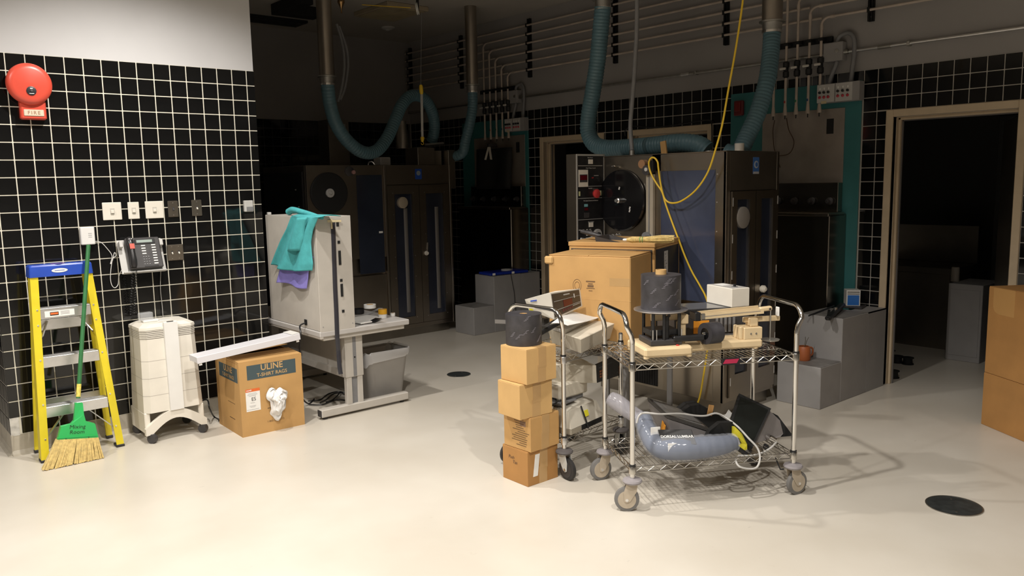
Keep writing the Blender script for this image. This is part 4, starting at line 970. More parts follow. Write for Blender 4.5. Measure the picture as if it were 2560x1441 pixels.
# ================================================================ FAR PROCESSING MACHINE
steel_a = mat('machine_steel', (.30, .265, .225), .33, 1.0, noise=.07, scale=4)
ax_, bx_, my, mz = 3.65, 5.385, 7.35, 1.862
t = thing('processing_machine', 'dim stainless film processing machine with twin glazed doors at the back', 'machine', (4.5, 7.85, 0))
B().box(ax_, my+.03, .10, bx_, my+1.0, mz, .004).build('body', steel_a, t)
B().box(ax_+.03, my+.06, 0, bx_-.03, my+.97, .10).build('plinth', steel_d, t)
B().box(ax_-.02, my+.06, .2, ax_, my+.95, mz-.06, .003).build('control_panel', black, t)
for z_, y_ in ((1.45, 7.5), (1.30, 7.6), (1.62, 7.55), (1.1, 7.5)): B().box(ax_-.024, y_-.01, z_, ax_-.02, y_+.012, z_+.012).build('indicator', white_p, t)
B().box(ax_, my, .90, 4.52, my+.03, mz, .003).build('reel_panel', steel_a, t)
rd = B().lathe([(.205, 0), (.205, .012), (.195, .018), (.0, .018)], (3.885, my, 1.587), (0, -1, 0), 40, caps=False).build('reel', black_m, t, smooth=30)
B().lathe([(.045, .018), (.045, .035), (.038, .04), (.02, .04), (.012, .052), (.0, .052)], (3.885, my, 1.587), (0, -1, 0), 20, caps=False).build('hub', lgrey, rd, smooth=30)
gp = B().box(4.20, my-.006, .74, 4.50, my, 1.76, .002).build('dark_window', glass_d, t)
B().box(4.44, my-.009, 1.155, 4.485, my-.006, 1.175).build('white_tag', paper, gp)
B().box(ax_, my, .10, 4.52, my+.03, .72, .003).build('lower_panel', steel_a, t)
kb = B().lathe([(.05, 0), (.05, .02), (.02, .03)], (4.12, my, 1.80), (0, -1, 0), 16).build('roller_block', dgrey, t, smooth=30); B().lathe([(.02, .03), (.02, .05)], (4.15, my, 1.79), (0, -1, 0), 12).build('knob', mat('pinkish', (.4, .22, .2), .5), kb, smooth=30)
# door section
B().box(4.52, my-.02, .10, 4.545, my+.03, mz, .003).build('post', steel, t); B().box(5.36, my-.02, .10, bx_, my+.03, mz, .003).build('post', steel, t)
hd_ = B().box(4.545, my-.012, 1.655, 5.36, my+.03, mz, .003).build('header', steel_a, t)
lg_ = plate((4.955, my-.012, 1.765), XW, ZW, .085, .11, .0012, 'maker_badge', mat('badge_blue', (.015, .07, .38), .4), hd_, bv=0)
B().lathe([(.026, 0), (.026, .002)], (4.955, my-.0134, 1.775), (0, -1, 0), 16).build('badge_ring', mat('badge_grey', (.25, .3, .33), .5), lg_)
for (x0, x1, w0, w1, hside) in ((4.55, 4.953, 4.64, 4.86, 1), (4.957, 5.355, 5.04, 5.27, -1)):
    d = B(); z0, z1, v0, v1 = .145, 1.648, .225, 1.555
    d.box(x0, my-.016, z0, w0, my+.02, z1); d.box(w1, my-.016, z0, x1, my+.02, z1); d.box(w0, my-.016, z0, w1, my+.02, v0); d.box(w0, my-.016, v1, w1, my+.02, z1)
    do = d.build('door', steel_a, t)
    B().box(w0, my-.002, v0, w1, my+.006, v1).build('pane', glass_d, do)
    B().cyl(((w0+w1)/2+.03, my+.022, v0+.05), ((w0+w1)/2+.03, my+.022, v1-.15), .035, 14).build('inner_tube', mat('inner_tube', (.15, .14, .13), .4), do, smooth=40)
    for z_ in [v0-.012+(v1-v0+.024)*k/6 for k in range(7)]:
        for x_ in (w0-.018, w1+.018): B().lathe([(.004, 0), (.003, .002)], (x_, my-.016, z_), (0, -1, 0), 6).build('rivet', alu, do)
    if hside == 1: B().lathe([(.06, 0), (.06, .03), (.05, .035)], (4.735, my-.003, 1.465), (0, -1, 0), 28).build('gauge', mat('gauge_face', (.38, .32, .24), .4), do, smooth=30)
    else:
        B().lathe([(.022, 0), (.026, .012), (.018, .03)], (x0+.06, my-.016, .905), (0, -1, 0), 18).build('handle', white_w, do, smooth=40)
        B().bar((x0+.075, my-.022, .90), (x0+.085, my-.022, 1.02), .008, .008).build('latch', alu, do)
B().box(4.545, my-.012, .10, 5.36, my+.03, .142, .002).build('sill', steel_a, t)
# top equipment of the far machine
B().box(5.0, my+.05, mz, 5.22, my+.30, mz+.19, .004).build('fan_box', steel_d, t); B().box(5.22, my+.1, mz, 5.35, my+.35, mz+.16, .004).build('fan_box', steel_d, t)
B().box(5.37, my-.0, 1.60, 5.46, my+.25, mz+.165, .004).build('side_duct', steel_d, t)
B().tube([(5.2, my+.2, 2.09), (5.45, my+.2, 2.11)], .014, 8).build('pipe', zinc, t, smooth=40)
B().lathe([(.07, 0), (.07, .16), (.055, .22), (.05, .3)], (5.0, my+.35, mz+.19), n=18).build('air_collar', steel_d, t, smooth=40)
B().box(4.62, my+.2, mz, 4.75, my+.35, mz+.09, .01).build('blower', lgrey, t)
B().tube(spline([(4.36, my+.02, mz), (4.37, my+.02, mz+.03), (4.41, my+.02, mz+.035), (4.44, my+.02, mz)], 5), .006, 6).build('lifting_ring', alu, t, smooth=True)
t = thing('steel_column', 'flat stainless duct column standing behind the far machine', 'duct', (4.20, 8.5, 1.2)); q0, q1 = aty(820, 298, 8.45), aty(871, 298, 8.45)
B().box(q0.x, 8.45, 0, q1.x, 8.70, q0.z, .004).build('column', steel_d, t); B().box(q1.x-.07, 8.44, q0.z-.12, q1.x-.05, 8.45, q0.z-.05).build('bracket', lgrey, t)

# ================================================================ NEAR PROCESSING MACHINE
steel_b = mat('machine_steel_near', (.36, .32, .27), .30, 1.0, noise=.07, scale=4)
gx, hx, gy0, gy1, gz = 4.655, 5.30, 3.225, 4.42, 1.84
t = thing('processing_machine', 'near stainless film processing machine with black reel and control panel', 'machine', (5.0, 3.8, 0))
B().box(gx+.02, gy0+.02, .10, hx, gy1, gz, .004).build('body', steel_b, t)
B().box(gx+.04, gy0+.04, 0, hx-.03, gy1, .10).build('plinth', steel_d, t)
B().box(gx-.005, gy0, gz, hx+.01, gy1+.02, gz+.006, .002).build('top_cover', steel, t)
# side (-X): frame with big smoky window, lower panel, grille
B().box(gx, gy0, .10, gx+.02, gy0+.085, gz, .002).build('side_stile', steel_b, t)
B().box(gx, gy0+.085, 1.72, gx+.02, 3.86, gz, .002).build('side_rail', steel_b, t)
B().box(gx, 3.78, 1.0, gx+.02, gy1, gz, .002).build('reel_panel', steel_b, t)
wn = B().box(gx+.004, gy0+.085, .80, gx+.014, 3.78, 1.72).build('side_window', glass_b, t)
for z_ in (.85, 1.08, 1.3, 1.5, 1.69): B().lathe([(.005, 0), (.004, .003)], (gx, gy0+.07, z_), (-1, 0, 0), 8).build('rivet', alu, t)
B().box(gx, gy0+.085, .10, gx+.02, 3.665, .80, .003).build('lower_panel', steel_b, t)
B().box(gx, 3.675, .10, gx+.02, gy1, 1.0, .003).build('lower_panel', mat('panel_beige_steel', (.42, .37, .30), .4, .6, noise=.08, scale=5), t)
g = B().box(gx-.004, 3.80, .10+.02, gx, 4.03, .265).build('grille', black_m, t)
for k in range(9): B().box(gx-.006, 3.81+k*.024, .125, gx-.004, 3.814+k*.024, .26).build('grille_bar', dgrey, g)
rd = B().lathe([(.232, 0), (.232, .010), (.222, .016), (.0, .016)], (gx-.012, 4.145, 1.508), (-1, 0, 0), 48, caps=False).build('reel', black_g, t, smooth=30)
B().lathe([(.02, .016), (.02, .05), (.012, .055), (.012, .07), (.0, .07)], (gx-.012, 4.145, 1.508), (-1, 0, 0), 14, caps=False).build('spindle', alu, rd, smooth=30)
for y_, z_ in ((4.155, 1.60), (4.05, 1.452), (4.052, 1.432)): B().obox((gx-.0295, y_, z_), (.002, .012, .022), Matrix.Rotation(R(20), 3, 'X')).build('tape_piece', lgrey, rd)
for z_ in (1.765, 1.245): B().cyl((gx-.01, 4.20, z_), (gx-.045, 4.20, z_), .008, 10).build('guide_pin', chrome, t, smooth=30); 
B().tube([(gx-.03, 4.23, 1.765), (gx-.03, 4.15, 1.768)], .006, 8).build('guide_bar', chrome, t, smooth=30); B().tube([(gx-.03, 4.23, 1.247), (gx-.03, 4.13, 1.247)], .006, 8).build('guide_bar', chrome, t, smooth=30)
# film rail with rollers
rl = B().box(gx-.03, 3.83, 1.22, gx, 3.895, 1.70, .003).build('film_rail', mat('rail_cream', (.50, .45, .36), .4, .3, noise=.06, scale=8), t)
B().box(gx-.034, 3.858, 1.23, gx-.03, 3.868, 1.69).build('rail_groove', mgrey, rl)
B().cyl((gx-.005, 3.92, 1.775), (gx-.05, 3.92, 1.775), .032, 18).build('roller', mat('roller_brown', (.30, .16, .08), .5), t, smooth=30)
B().cyl((gx-.005, 3.87, 1.73), (gx-.06, 3.87, 1.73), .036, 18).build('roller', dgrey, t, smooth=30)
B().box(gx-.05, 3.815, 1.72, gx, 3.85, 1.80, .004).build('roller_block', black, t)
B().cyl((gx-.06, 3.865, 1.735), (gx-.068, 3.865, 1.735), .014, 12).build('roller_cap', lgrey, t, smooth=30)
B().cyl((gx-.005, 3.88, 1.24), (gx-.05, 3.88, 1.24), .04, 18).build('roller', mgrey, t, smooth=30); B().cyl((gx-.05, 3.855, 1.235), (gx-.075, 3.855, 1.235), .018, 14).build('knob', black_g, t, smooth=30)
# doors (-Y end)
B().box(gx, gy0-.004, .10, gx+.045, gy0+.02, gz, .002).build('post', steel_b, t); B().box(hx-.03, gy0-.004, .10, hx, gy0+.02, gz, .002).build('post', steel_b, t)
hd_ = B().box(gx+.045, gy0-.002, 1.575, hx-.03, gy0+.02, gz, .002).build('header', mat('header_dark', (.20, .175, .145), .35, .9, noise=.15, scale=4), t)
lg_ = plate((5.005, gy0-.002, 1.745), XW, ZW, .075, .115, .0012, 'maker_badge', mat('badge_blue2', (.04, .12, .33), .4), hd_, bv=0)
B().lathe([(.026, 0), (.026, .0015)], (5.005, gy0-.0034, 1.752), (0, -1, 0), 20).build('badge_ring', mat('badge_pale', (.33, .37, .42), .5), lg_); B().lathe([(.016, 0), (.016, .001)], (5.007, gy0-.005, 1.752), (0, -1, 0), 16).build('badge_centre', mat('badge_blue2', (.04, .12, .33)), lg_)
plate((5.005, gy0-.0034, 1.695), XW, ZW, .07, .016, .0006, 'badge_strip', mat('badge_grey2', (.35, .35, .36), .5), lg_, bv=0)
for (x0, x1, w0, w1, s) in ((4.705, 4.985, 4.765, 4.915, 1), (4.992, 5.268, 5.058, 5.205, -1)):
    d = B(); z0, z1, v0, v1 = .135, 1.57, .295, 1.515
    d.box(x0, gy0-.02, z0, w0, gy0+.012, z1); d.box(w1, gy0-.02, z0, x1, gy0+.012, z1); d.box(w0, gy0-.02, z0, w1, gy0+.012, v0); d.box(w0, gy0-.02, v1, w1, gy0+.012, z1)
    do = d.build('door', steel_b, t)
    B().box(w0, gy0-.006, v0, w1, gy0+.002, v1).build('pane', glass_d, do)
    for z_ in (.25, .5, .75, 1.0, 1.25, 1.5): B().box(x0+(.0 if s > 0 else .266), gy0-.024, z_-.03, x0+(.012 if s > 0 else .276), gy0-.02, z_+.03, .002).build('hinge', alu, do)
    if s > 0: B().lathe([(.075, 0), (.075, .02), (.06, .026), (.0, .026)], (4.835, gy0-.004, 1.39), (0, -1, 0), 30, caps=False).build('gauge', mat('gauge_grey', (.22, .20, .18), .45), do, smooth=30)
    else: B().lathe([(.018, 0), (.026, .01), (.026, .03), (.012, .045)], (5.068, gy0-.02, .872), (0, -1, 0), 18).build('handle', white_w, do, smooth=40)
B().box(gx+.045, gy0-.002, .10, hx-.03, gy0+.02, .132, .002).build('sill', steel_b, t)
# control panel box at the back corner, facing the door end
pc = B().box(4.355, 4.345, 1.20, gx+.01, 4.45, 1.862, .003).build('control_box', steel_b, t)
face_y = 4.345
pf = B().box(4.362, face_y-.004, 1.207, gx+.004, face_y, 1.855, .002).build('control_face', black, t)
al_e = mat('panel_edge', (.6, .6, .58), .35, .6)
for (x0, x1, z0, z1) in ((4.355, 4.365, 1.19, 1.862), (gx-.004, gx+.008, 1.19, 1.862), (4.365, gx, 1.848, 1.862), (4.365, gx, 1.20, 1.208), (4.372, gx-.02, 1.772, 1.777), (4.372, gx-.01, 1.617, 1.622), (4.372, gx-.005, 1.527, 1.532), (4.372, gx-.012, 1.365, 1.37)):
    B().box(x0, face_y-.008, z0, x1, face_y-.003, z1).build('panel_trim', al_e, pf)
def on_panel(x, z, w_, h_, name, m, d=.004): return plate((x, face_y-.004, z), XW, ZW, w_, h_, d, name, m, pf, bv=0)
for s_, x_, z_ in (('Main Power', 4.505, 1.835), ('Dryer Temp. Control', 4.51, 1.757), ('Dry Bulb', 4.505, 1.604), ('Film Speed Control and Indicator', 4.51, 1.51), ('Recirculation', 4.51, 1.347)):
    text(s_, .012, (x_, face_y-.0042, z_), XW, ZW, paper, pf)
on_panel(4.505, 1.805, .042, .034, 'rocker_switch', white_w, .008); on_panel(4.505, 1.325, .042, .034, 'rocker_switch', white_w, .008)
on_panel(4.425, 1.68, .098, .128, 'meter_bezel', white_w, .006); on_panel(4.425, 1.68, .082, .058, 'meter_window', dgrey, .0075); on_panel(4.425, 1.685, .07, .035, 'meter_digits', led, .009)
on_panel(4.53, 1.683, .02, .007, 'indicator', mat('red_led', (.4, .03, .03), .4), .002); on_panel(4.57, 1.70, .05, .004, 'print_line', lgrey, .001)
on_panel(4.385, 1.565, .014, .035, 'indicator', mat('pale_green', (.6, .62, .35), .5), .003); on_panel(4.615, 1.565, .016, .038, 'indicator', mat('pale_green', (.6, .62, .35)), .003)
B().lathe([(.03, 0), (.034, .01), (.034, .022), (.02, .028)], (4.558, face_y-.004, 1.562), (0, -1, 0), 18).build('stop_button', mat('stop_red', (.55, .05, .05), .3), pf, smooth=30); on_panel(4.56, 1.595, .045, .02, 'button_plate', zinc, .006)
on_panel(4.455, 1.475, .036, .02, 'indicator', mat('aqua', (.2, .45, .5), .4), .003); on_panel(4.458, 1.447, .034, .018, 'indicator', led, .003)
on_panel(4.46, 1.40, .05, .04, 'toggle_block', dgrey, .006)
for x_ in (4.465, 4.50): on_panel(x_, 1.262, .018, .036, 'toggle', white_p, .008)
for x_ in (4.385, 4.425, 4.465, 4.50): on_panel(x_, 1.29, .02, .006, 'print_line', lgrey, .001)
B().lathe([(.045, 0), (.045, .012), (.04, .016)], (4.575, face_y-.004, 1.245), (0, -1, 0), 24).build('dial', mat('dial_clear', (.4, .39, .38), .25), pf, smooth=30); B().lathe([(.02, .016), (.018, .03)], (4.575, face_y-.004, 1.245), (0, -1, 0), 16).build('dial_knob', black, pf, smooth=30)
B().tube(spline([(4.545, face_y-.03, 1.235), (4.48, face_y-.03, 1.222), (4.42, face_y-.03, 1.218), (4.372, face_y-.03, 1.226)], 5), [.016]*5+[.013]*5+[.009]*6, 8).build('strap_handle', mat('strap_grey', (.33, .32, .30), .4), pf, smooth=40)
# bits on top of the near machine
B().cyl((5.02, 3.37, gz+.006), (5.02, 3.37, gz+.065), .033, 18).build('collar', white_w, t, smooth=30)
B().cyl((4.93, 3.56, gz+.006), (4.93, 3.56, gz+.02), .03, 16).build('collar', alu, t, smooth=30)
B().obox((4.86, 3.92, gz+.055), (.012, .05, .1), Matrix.Rotation(R(-8), 3, 'X')).build('tab', kraft, t)

# ================================================================ DUCTS AND HOSES
def duct(x, y, z0, r, lab):
    t = thing('steel_duct', lab, 'duct', (x, y, z0), 0, 'vertical steel ducts')
    B().lathe([(r, .05), (r, CZ-z0)], (x, y, z0), n=28).build('tube', steel, t, smooth=40)
    B().lathe([(r+.006, .04), (r+.02, .045), (r+.02, .055), (r+.006, .06)], (x, y, z0), n=28).build('flange', zinc, t, smooth=30)
    B().lathe([(r*.93, -.02), (r*.93, .0), (r, .045)], (x, y, z0), n=28).build('collar', zinc, t, smooth=40)
    B().lathe([(r*.93+.004, -.03), (r*.93+.004, -.012)], (x, y, z0), n=28).build('hose_clamp', chrome, t, smooth=30)
    return t
def hose(pts, r, lab, pitch=.022, k=10, cat='hose'):
    """flexible duct hose: ribbed along its length"""
    c = spline(pts, 14); L = [0]
    for a, b_ in zip(c, c[1:]): L.append(L[-1]+(b_-a).length)
    n = int(L[-1]/(pitch/4)); out = []; j = 0
    for i in range(n+1):
        s = L[-1]*i/n
        while j < len(L)-2 and L[j+1] < s: j += 1
        f = (s-L[j])/max(1e-6, L[j+1]-L[j]); out.append(c[j].lerp(c[j+1], f))
    rs = [r*(1+(.035 if i % 4 in (0, 1) else -.02)) for i in range(n+1)]
    o = B().tube(out, rs, 18).build('duct_hose', hose_m, None, smooth=60); return tag(o, lab, cat, 'blue duct hoses')
q = atx(1507, 15, 5.0); duct(5.0, q.y, q.z+.0, .066, 'steel duct above the near machine feeding the ribbed blue hose')
hp_ = [(5.0, q.y, q.z-.01)]+[tuple(atx(u, v, 5.0)) for u, v in ((1502, 70), (1494, 150), (1482, 230), (1472, 290), (1471, 330))]+[(5.0, atx(1486, 358, 5.0).y, 1.965), (5.0, 4.62, 1.925), (5.0, 4.4, 1.92), (5.0, 4.15, 1.925), (5.02, 3.9, 1.935), (5.05, 3.75, 1.915), (5.07, 3.68, 1.87)]
hose(hp_, .0665, 'ribbed blue hose dropping onto the top of the near machine', pitch=.026)
q = atx(1930, 72, 5.55); duct(5.55, q.y, q.z, .075, 'steel duct nearest the open doorway above the near valves')
hose([(5.55, q.y, q.z-.02)]+[tuple(atx(u, v, 5.5-.1*i)) for i, (u, v) in enumerate(((1927, 130), (1918, 200), (1895, 280), (1868, 340), (1845, 385)))]+[(5.08, 3.52, 1.85)], .062, 'smooth blue hose slanting down behind the near machine', pitch=.026)
q = aty(818, 200, 7.0); duct(q.x, 7.0, q.z-.02, .07, 'steel duct at the left above the far machine')
hq = [(q.x, 7.0, q.z-.04)]+[tuple(aty(u, v, y_)) for u, v, y_ in ((825, 260, 7.02), (840, 310, 7.05), (868, 352, 7.1), (905, 380, 7.15), (940, 378, 7.2), (968, 345, 7.25), (988, 300, 7.3), (1005, 262, 7.35), (1028, 240, 7.4), (1058, 245, 7.45), (1080, 280, 7.52), (1086, 320, 7.6), (1080, 352, 7.68))]
hose(hq, .062, 'blue hose sagging in a deep curve above the far machine', pitch=.03)
q = atx(1181, 225, 5.6); duct(5.6, q.y, q.z, .065, 'steel duct in the far corner above the far wash station')
hose([(5.6, q.y, q.z-.02)]+[tuple(atx(u, v, 5.6-.03*i)) for i, (u, v) in enumerate(((1181, 270), (1174, 310), (1164, 350), (1153, 385)))]+[(5.43, 7.5, 1.95)], .055, 'short blue hose under the far corner duct', pitch=.03)
# grey flexible tubes beside the left duct
for n, us in enumerate((((842, 60), (856, 110), (861, 160), (855, 215), (845, 255)), ((848, 65), (866, 120), (870, 165), (862, 220), (850, 250)))):
    o = B().tube(spline([aty(u, v, 7.6) for u, v in us], 6), .014, 8).build('grey_tube', mgrey, None, smooth=True); tag(o, ['inner grey flexible tube beside the left steel duct', 'outer grey flexible tube beside the left steel duct'][n], 'tube')
# grey drop conduit in front of the ribbed hose
o = thing('drop_conduit', 'grey drop conduit standing on the near machine before the ribbed hose', 'conduit', (4.85, 4.2, gz))
dp = [tuple(atx(u, v, 4.80)) for u, v in ((1594, -40), (1592, 60), (1589, 130), (1585, 200), (1579, 270), (1576, 320), (1580, 375))]
dp[0] = (4.80, dp[0][1], CZ); B().tube(spline(dp, 6), .0165, 10).build('tube', mgrey, o, smooth=50)
e = atx(1580, 376, 4.80); B().tube([(e.x, e.y, gz+.005), tuple(e)], .022, 12).build('socket', zinc, o, smooth=40)
# yellow air line looped over the roller
yl = [tuple(atx(u, v, 4.58)) for u, v in ((1861, -30), (1852, 40), (1838, 130), (1820, 230), (1806, 310), (1790, 370), (1770, 430), (1740, 475), (1705, 502), (1680, 508), (1664, 500), (1656, 480), (1650, 450), (1646, 420), (1644, 405), (1636, 395), (1627, 396), (1622, 410), (1628, 435), (1642, 460), (1655, 480), (1664, 510), (1680, 555), (1697, 600), (1712, 640), (1730, 680), (1750, 715), (1765, 745))]+[(4.6, 3.30, .72), (4.62, 3.33, .5), (4.62, 3.36, .3), (4.62, 3.4, .1), (4.60, 3.45, .01)]
o = B().tube(spline(yl, 7), .0065, 8).build('air_line', yellow_c, None, smooth=True); tag(o, 'yellow air line looped over the roller of the near machine', 'air line')

# pulley with spring balancer and hook
Y_ = 6.85
t = thing('balancer_pulley', 'white pulley wheel hanging from the ceiling with its thin cable', 'pulley', tuple(aty(1043, 22, Y_)))
q = aty(1043, 22, Y_); B().lathe([(.055, -.012), (.06, -.006), (.048, 0), (.06, .006), (.055, .012)], q, (.75, -.6, .15), 24).build('wheel', white_p, t, smooth=30)
B().tube([q+Vector((0, 0, .02)), (q.x, q.y, CZ)], .008, 8).build('hanger', black, t); B().obox(q+Vector((.005, .0, .03)), (.02, .03, .11), None, .004).build('cheek', black, t)
q2 = aty(1052, 212, Y_); B().tube([q+Vector((.03, -.03, -.03)), q2], .002, 5).build('cable', mgrey, t)
B().tube([q+Vector((-.05, .04, .01)), aty(905, 12, Y_+.4)], .004, 6).build('cord', yellow_c, t)
t = thing('hook_rod', 'white rod with yellow ends and a small hook hanging over the far machine', 'hook', tuple(aty(1056, 362, Y_)))
q3 = aty(1054, 236, Y_); q4 = aty(1056, 345, Y_); q5 = aty(1056, 355, Y_)
B().tube([q2, q2.lerp(q3, .2), q3.lerp(q2, .2), q3], [.012, .02, .02, .013], 12).build('upper_grip', yellow_c, t, smooth=40)
for s in (-1, 1): B().tube([q3+Vector((.007*s, 0, 0)), q4+Vector((.007*s, 0, 0))], .0065, 8).build('rod', lgrey, t, smooth=40)
B().tube([q4+Vector((0, 0, .01)), q4, q5], [.016, .021, .012], 12).build('lower_grip', yellow_c, t, smooth=40)
B().tube([q5+Vector((.0+.014*math.sin(a), 0, -.018-.014*math.cos(a)+.004)) for a in [R(k) for k in range(180, -120, -25)]], .003, 6).build('hook', yellow_c, t, smooth=40)
# ================================================================ WIRE CARTS
class Frame:
    """local frame of a cart: o = near-left post on the floor, ang = direction of its long side"""
    def __init__(s, o, ang): s.o = Vector((o[0], o[1], 0)); s.a = ang; s.ex = Vector((math.cos(ang), math.sin(ang), 0)); s.ey = Vector((-math.sin(ang), math.cos(ang), 0)); s.R = Matrix.Rotation(ang, 3, 'Z')
    def w(s, x, y, z): return s.o+s.ex*x+s.ey*y+Vector((0, 0, z))
    def cy(s, u, v, yl):
        d = ray(u, v); c = CAM-s.o; k = (yl-c.dot(s.ey))/d.dot(s.ey); return CAM+d*k
    def cx(s, u, v, xl):
        d = ray(u, v); c = CAM-s.o; k = (xl-c.dot(s.ex))/d.dot(s.ex); return CAM+d*k
    def loc(s, p): q = p-s.o; return (q.dot(s.ex), q.dot(s.ey), q.z)
def slab(pts, vec, name, m, parent, bv=0, label=None):
    P = [Vector(p) for p in pts]; vec = Vector(vec); n = len(P)
    return B().add(P+[p+vec for p in P], [tuple(range(n)), tuple(range(2*n-1, n-1, -1))]+[(i, (i+1) % n, n+(i+1) % n, n+i) for i in range(n)]).build(name, m, parent, label=label)
def wire_cart(F, Lx, Ly, shelves, lab, hz, lean, wheel_m, fork_m, bump_m, steer, one_end=False, zpost=None, collar=True):
    t = thing('wire_cart', lab, 'cart', tuple(F.o), F.a, 'chrome wire carts')
    posts = [(0, 0), (Lx, 0), (Lx, Ly), (0, Ly)]
    for k, (x, y) in enumerate(posts):
        top = hz-.14
        p = B().tube([(x, y, .165), (x, y, top if (not one_end or x == 0) else shelves[-1]+.05)], .0127, 14).build('post', chrome, t, smooth=40, local=True)
        if one_end and x > 0: B().lathe([(.0127, 0), (.01, .008)], (x, y, shelves[-1]+.05), n=14).build('post_cap', dgrey, p, local=True)
        for zs_ in shelves:
            B().lathe([(.0185, -.036), (.0185, .0), (.0175, .002)], (x, y, zs_), n=16).build('collar', wire_m if collar else alu, p, smooth=30, local=True)
            B().lathe([(.0165, .002), (.0165, .012), (.0135, .013)], (x, y, zs_), n=16).build('sleeve', black, p, smooth=30, local=True)
        B().lathe([(.02, -.012), (.046, -.008), (.05, .0), (.046, .008), (.02, .014)], (x, y, .158), n=28).build('bumper', bump_m, p, smooth=50, local=True)
        a = steer[k]; d = Vector((math.cos(a), math.sin(a), 0)); n_ = Vector((-d.y, d.x, 0)); c = Vector((x, y, .0625))+d*.028
        wh = B(); wh.lathe([(.047, -.014), (.0625, -.010), (.0635, 0), (.0625, .010), (.047, .014)], c, n_, 30); wo = wh.build('wheel', wheel_m, p, smooth=50, local=True)
        B().lathe([(.046, -.0152), (.046, .0152)], c, n_, 28).build('wheel_disc', fork_m if fork_m is cream_f else dgrey, wo, smooth=30, local=True)
        for s in (-1, 1):
            q0 = Vector((x, y, 0))+n_*(s*.019); b = B()
            pl_ = [(-.026, .148), (.03, .148), (.045, .10), (.042, .055), (.028, .047), (.012, .055), (-.02, .105)]
            b.prism(pl_, q0, d, (0, 0, 1), n_, -.0015, .0015); b.build('fork', fork_m, p, local=True)
        B().cyl(c-n_*.024, c+n_*.024, .008, 10).build('axle', alu, p, smooth=30, local=True)
        B().lathe([(.03, .143), (.03, .15)], (x, y, 0), n=20).build('swivel', zinc, p, smooth=30, local=True)
    for x, s in (((0, -1), (Lx, 1)) if not one_end else ((0, -1),)):
        o_ = lean*s; r_ = .075; zt = hz; pth = [(x, 0, hz-.145), (x, 0, hz-.13), (x+o_*.25, 0, hz-.10), (x+o_*.8, .002, hz-r_+.005)]
        pth += [(x+o_, r_*(1-math.cos(a)), zt-r_*(1-math.sin(a))) for a in [math.pi/2*i/7 for i in range(1, 8)]]
        pth += [(px_, Ly-py_, pz_) for px_, py_, pz_ in reversed(pth)]
        B().tube(pth, .0127, 14).build('handle', chrome, t, smooth=50, local=True)
    for zs_ in shelves:
        for (xa, ya), (xb, yb) in (((0, 0), (Lx, 0)), ((Lx, 0), (Lx, Ly)), ((Lx, Ly), (0, Ly)), ((0, Ly), (0, 0))):
            for dz in (-.004, -.032): B().tube([(xa, ya, zs_+dz), (xb, yb, zs_+dz)], .0029, 6).build('edge_wire', wire_m, t, local=True, smooth=50)
            d_ = math.hypot(xb-xa, yb-ya); n_ = max(4, int(d_/.034)); zig = []
            for i in range(n_+1): zig.append((lerp(xa, xb, .02+.96*i/n_), lerp(ya, yb, .02+.96*i/n_), zs_+(-.006 if i % 2 else -.030)))
            B().tube(zig, .0024, 6).build('truss_wire', wire_m, t, local=True)
        dk = B(); nw = int(Lx/.0245)
        for i in range(1, nw): dk.tube([(Lx*i/nw, 0, zs_), (Lx*i/nw, Ly, zs_)], .0017, 5)
        for y in (.0, Ly*.33, Ly*.66, Ly): dk.tube([(0, y, zs_-.004), (Lx, y, zs_-.004)], .0026, 5)
        dk.build('wire_deck', wire_m, t, local=True, kind='stuff')
    return t
cream_f = mat('caster_cream', (.46, .39, .30), .5, noise=.12, scale=12)
F1 = Frame((2.985, 2.597), R(-29.6)); L1, D1 = .885, .455; S1 = .760; S1b = .232
c1 = wire_cart(F1, L1, D1, (S1b, S1), 'front chrome wire cart loaded with a beam scale', 1.005, .028, rubber, cream_f, bumper, (R(165), R(15), R(20), R(190)))
tg = plate((.52, -.006, S1-.017), XW, ZW, .10, .036, .003, 'maker_tag', black, c1, local=True); 
sw = B(); sw.prism([(-.044, -.010), (-.03, .012), (.044, .012), (.032, -.010)], (.52, -.0095, S1-.017), (1, 0, 0), (0, 0, 1), (0, -1, 0), 0, .0006); sw.build('tag_flash', mat('tag_red', (.42, .02, .07), .4), tg, local=True)
B().tube([(.80, .03, S1b-.03), (.80, .0, S1b-.06), (.81, -.005, S1b-.085), (.83, -.004, S1b-.085)], .004, 6).build('hook', black, c1, local=True, smooth=50)
F2 = Frame((3.05, 3.155), R(5)); L2, D2 = .525, .405; S2 = .700; S2b = .235
c2 = wire_cart(F2, L2, D2, (S2b, S2), 'rear chrome wire cart behind the stacked small cartons', .962, .012, rubber_k, mat('fork_white', (.55, .55, .52), .4), mat('bumper_dark', (.10, .09, .09), .7), (R(-100), R(60), R(80), R(170)), one_end=True, collar=False)

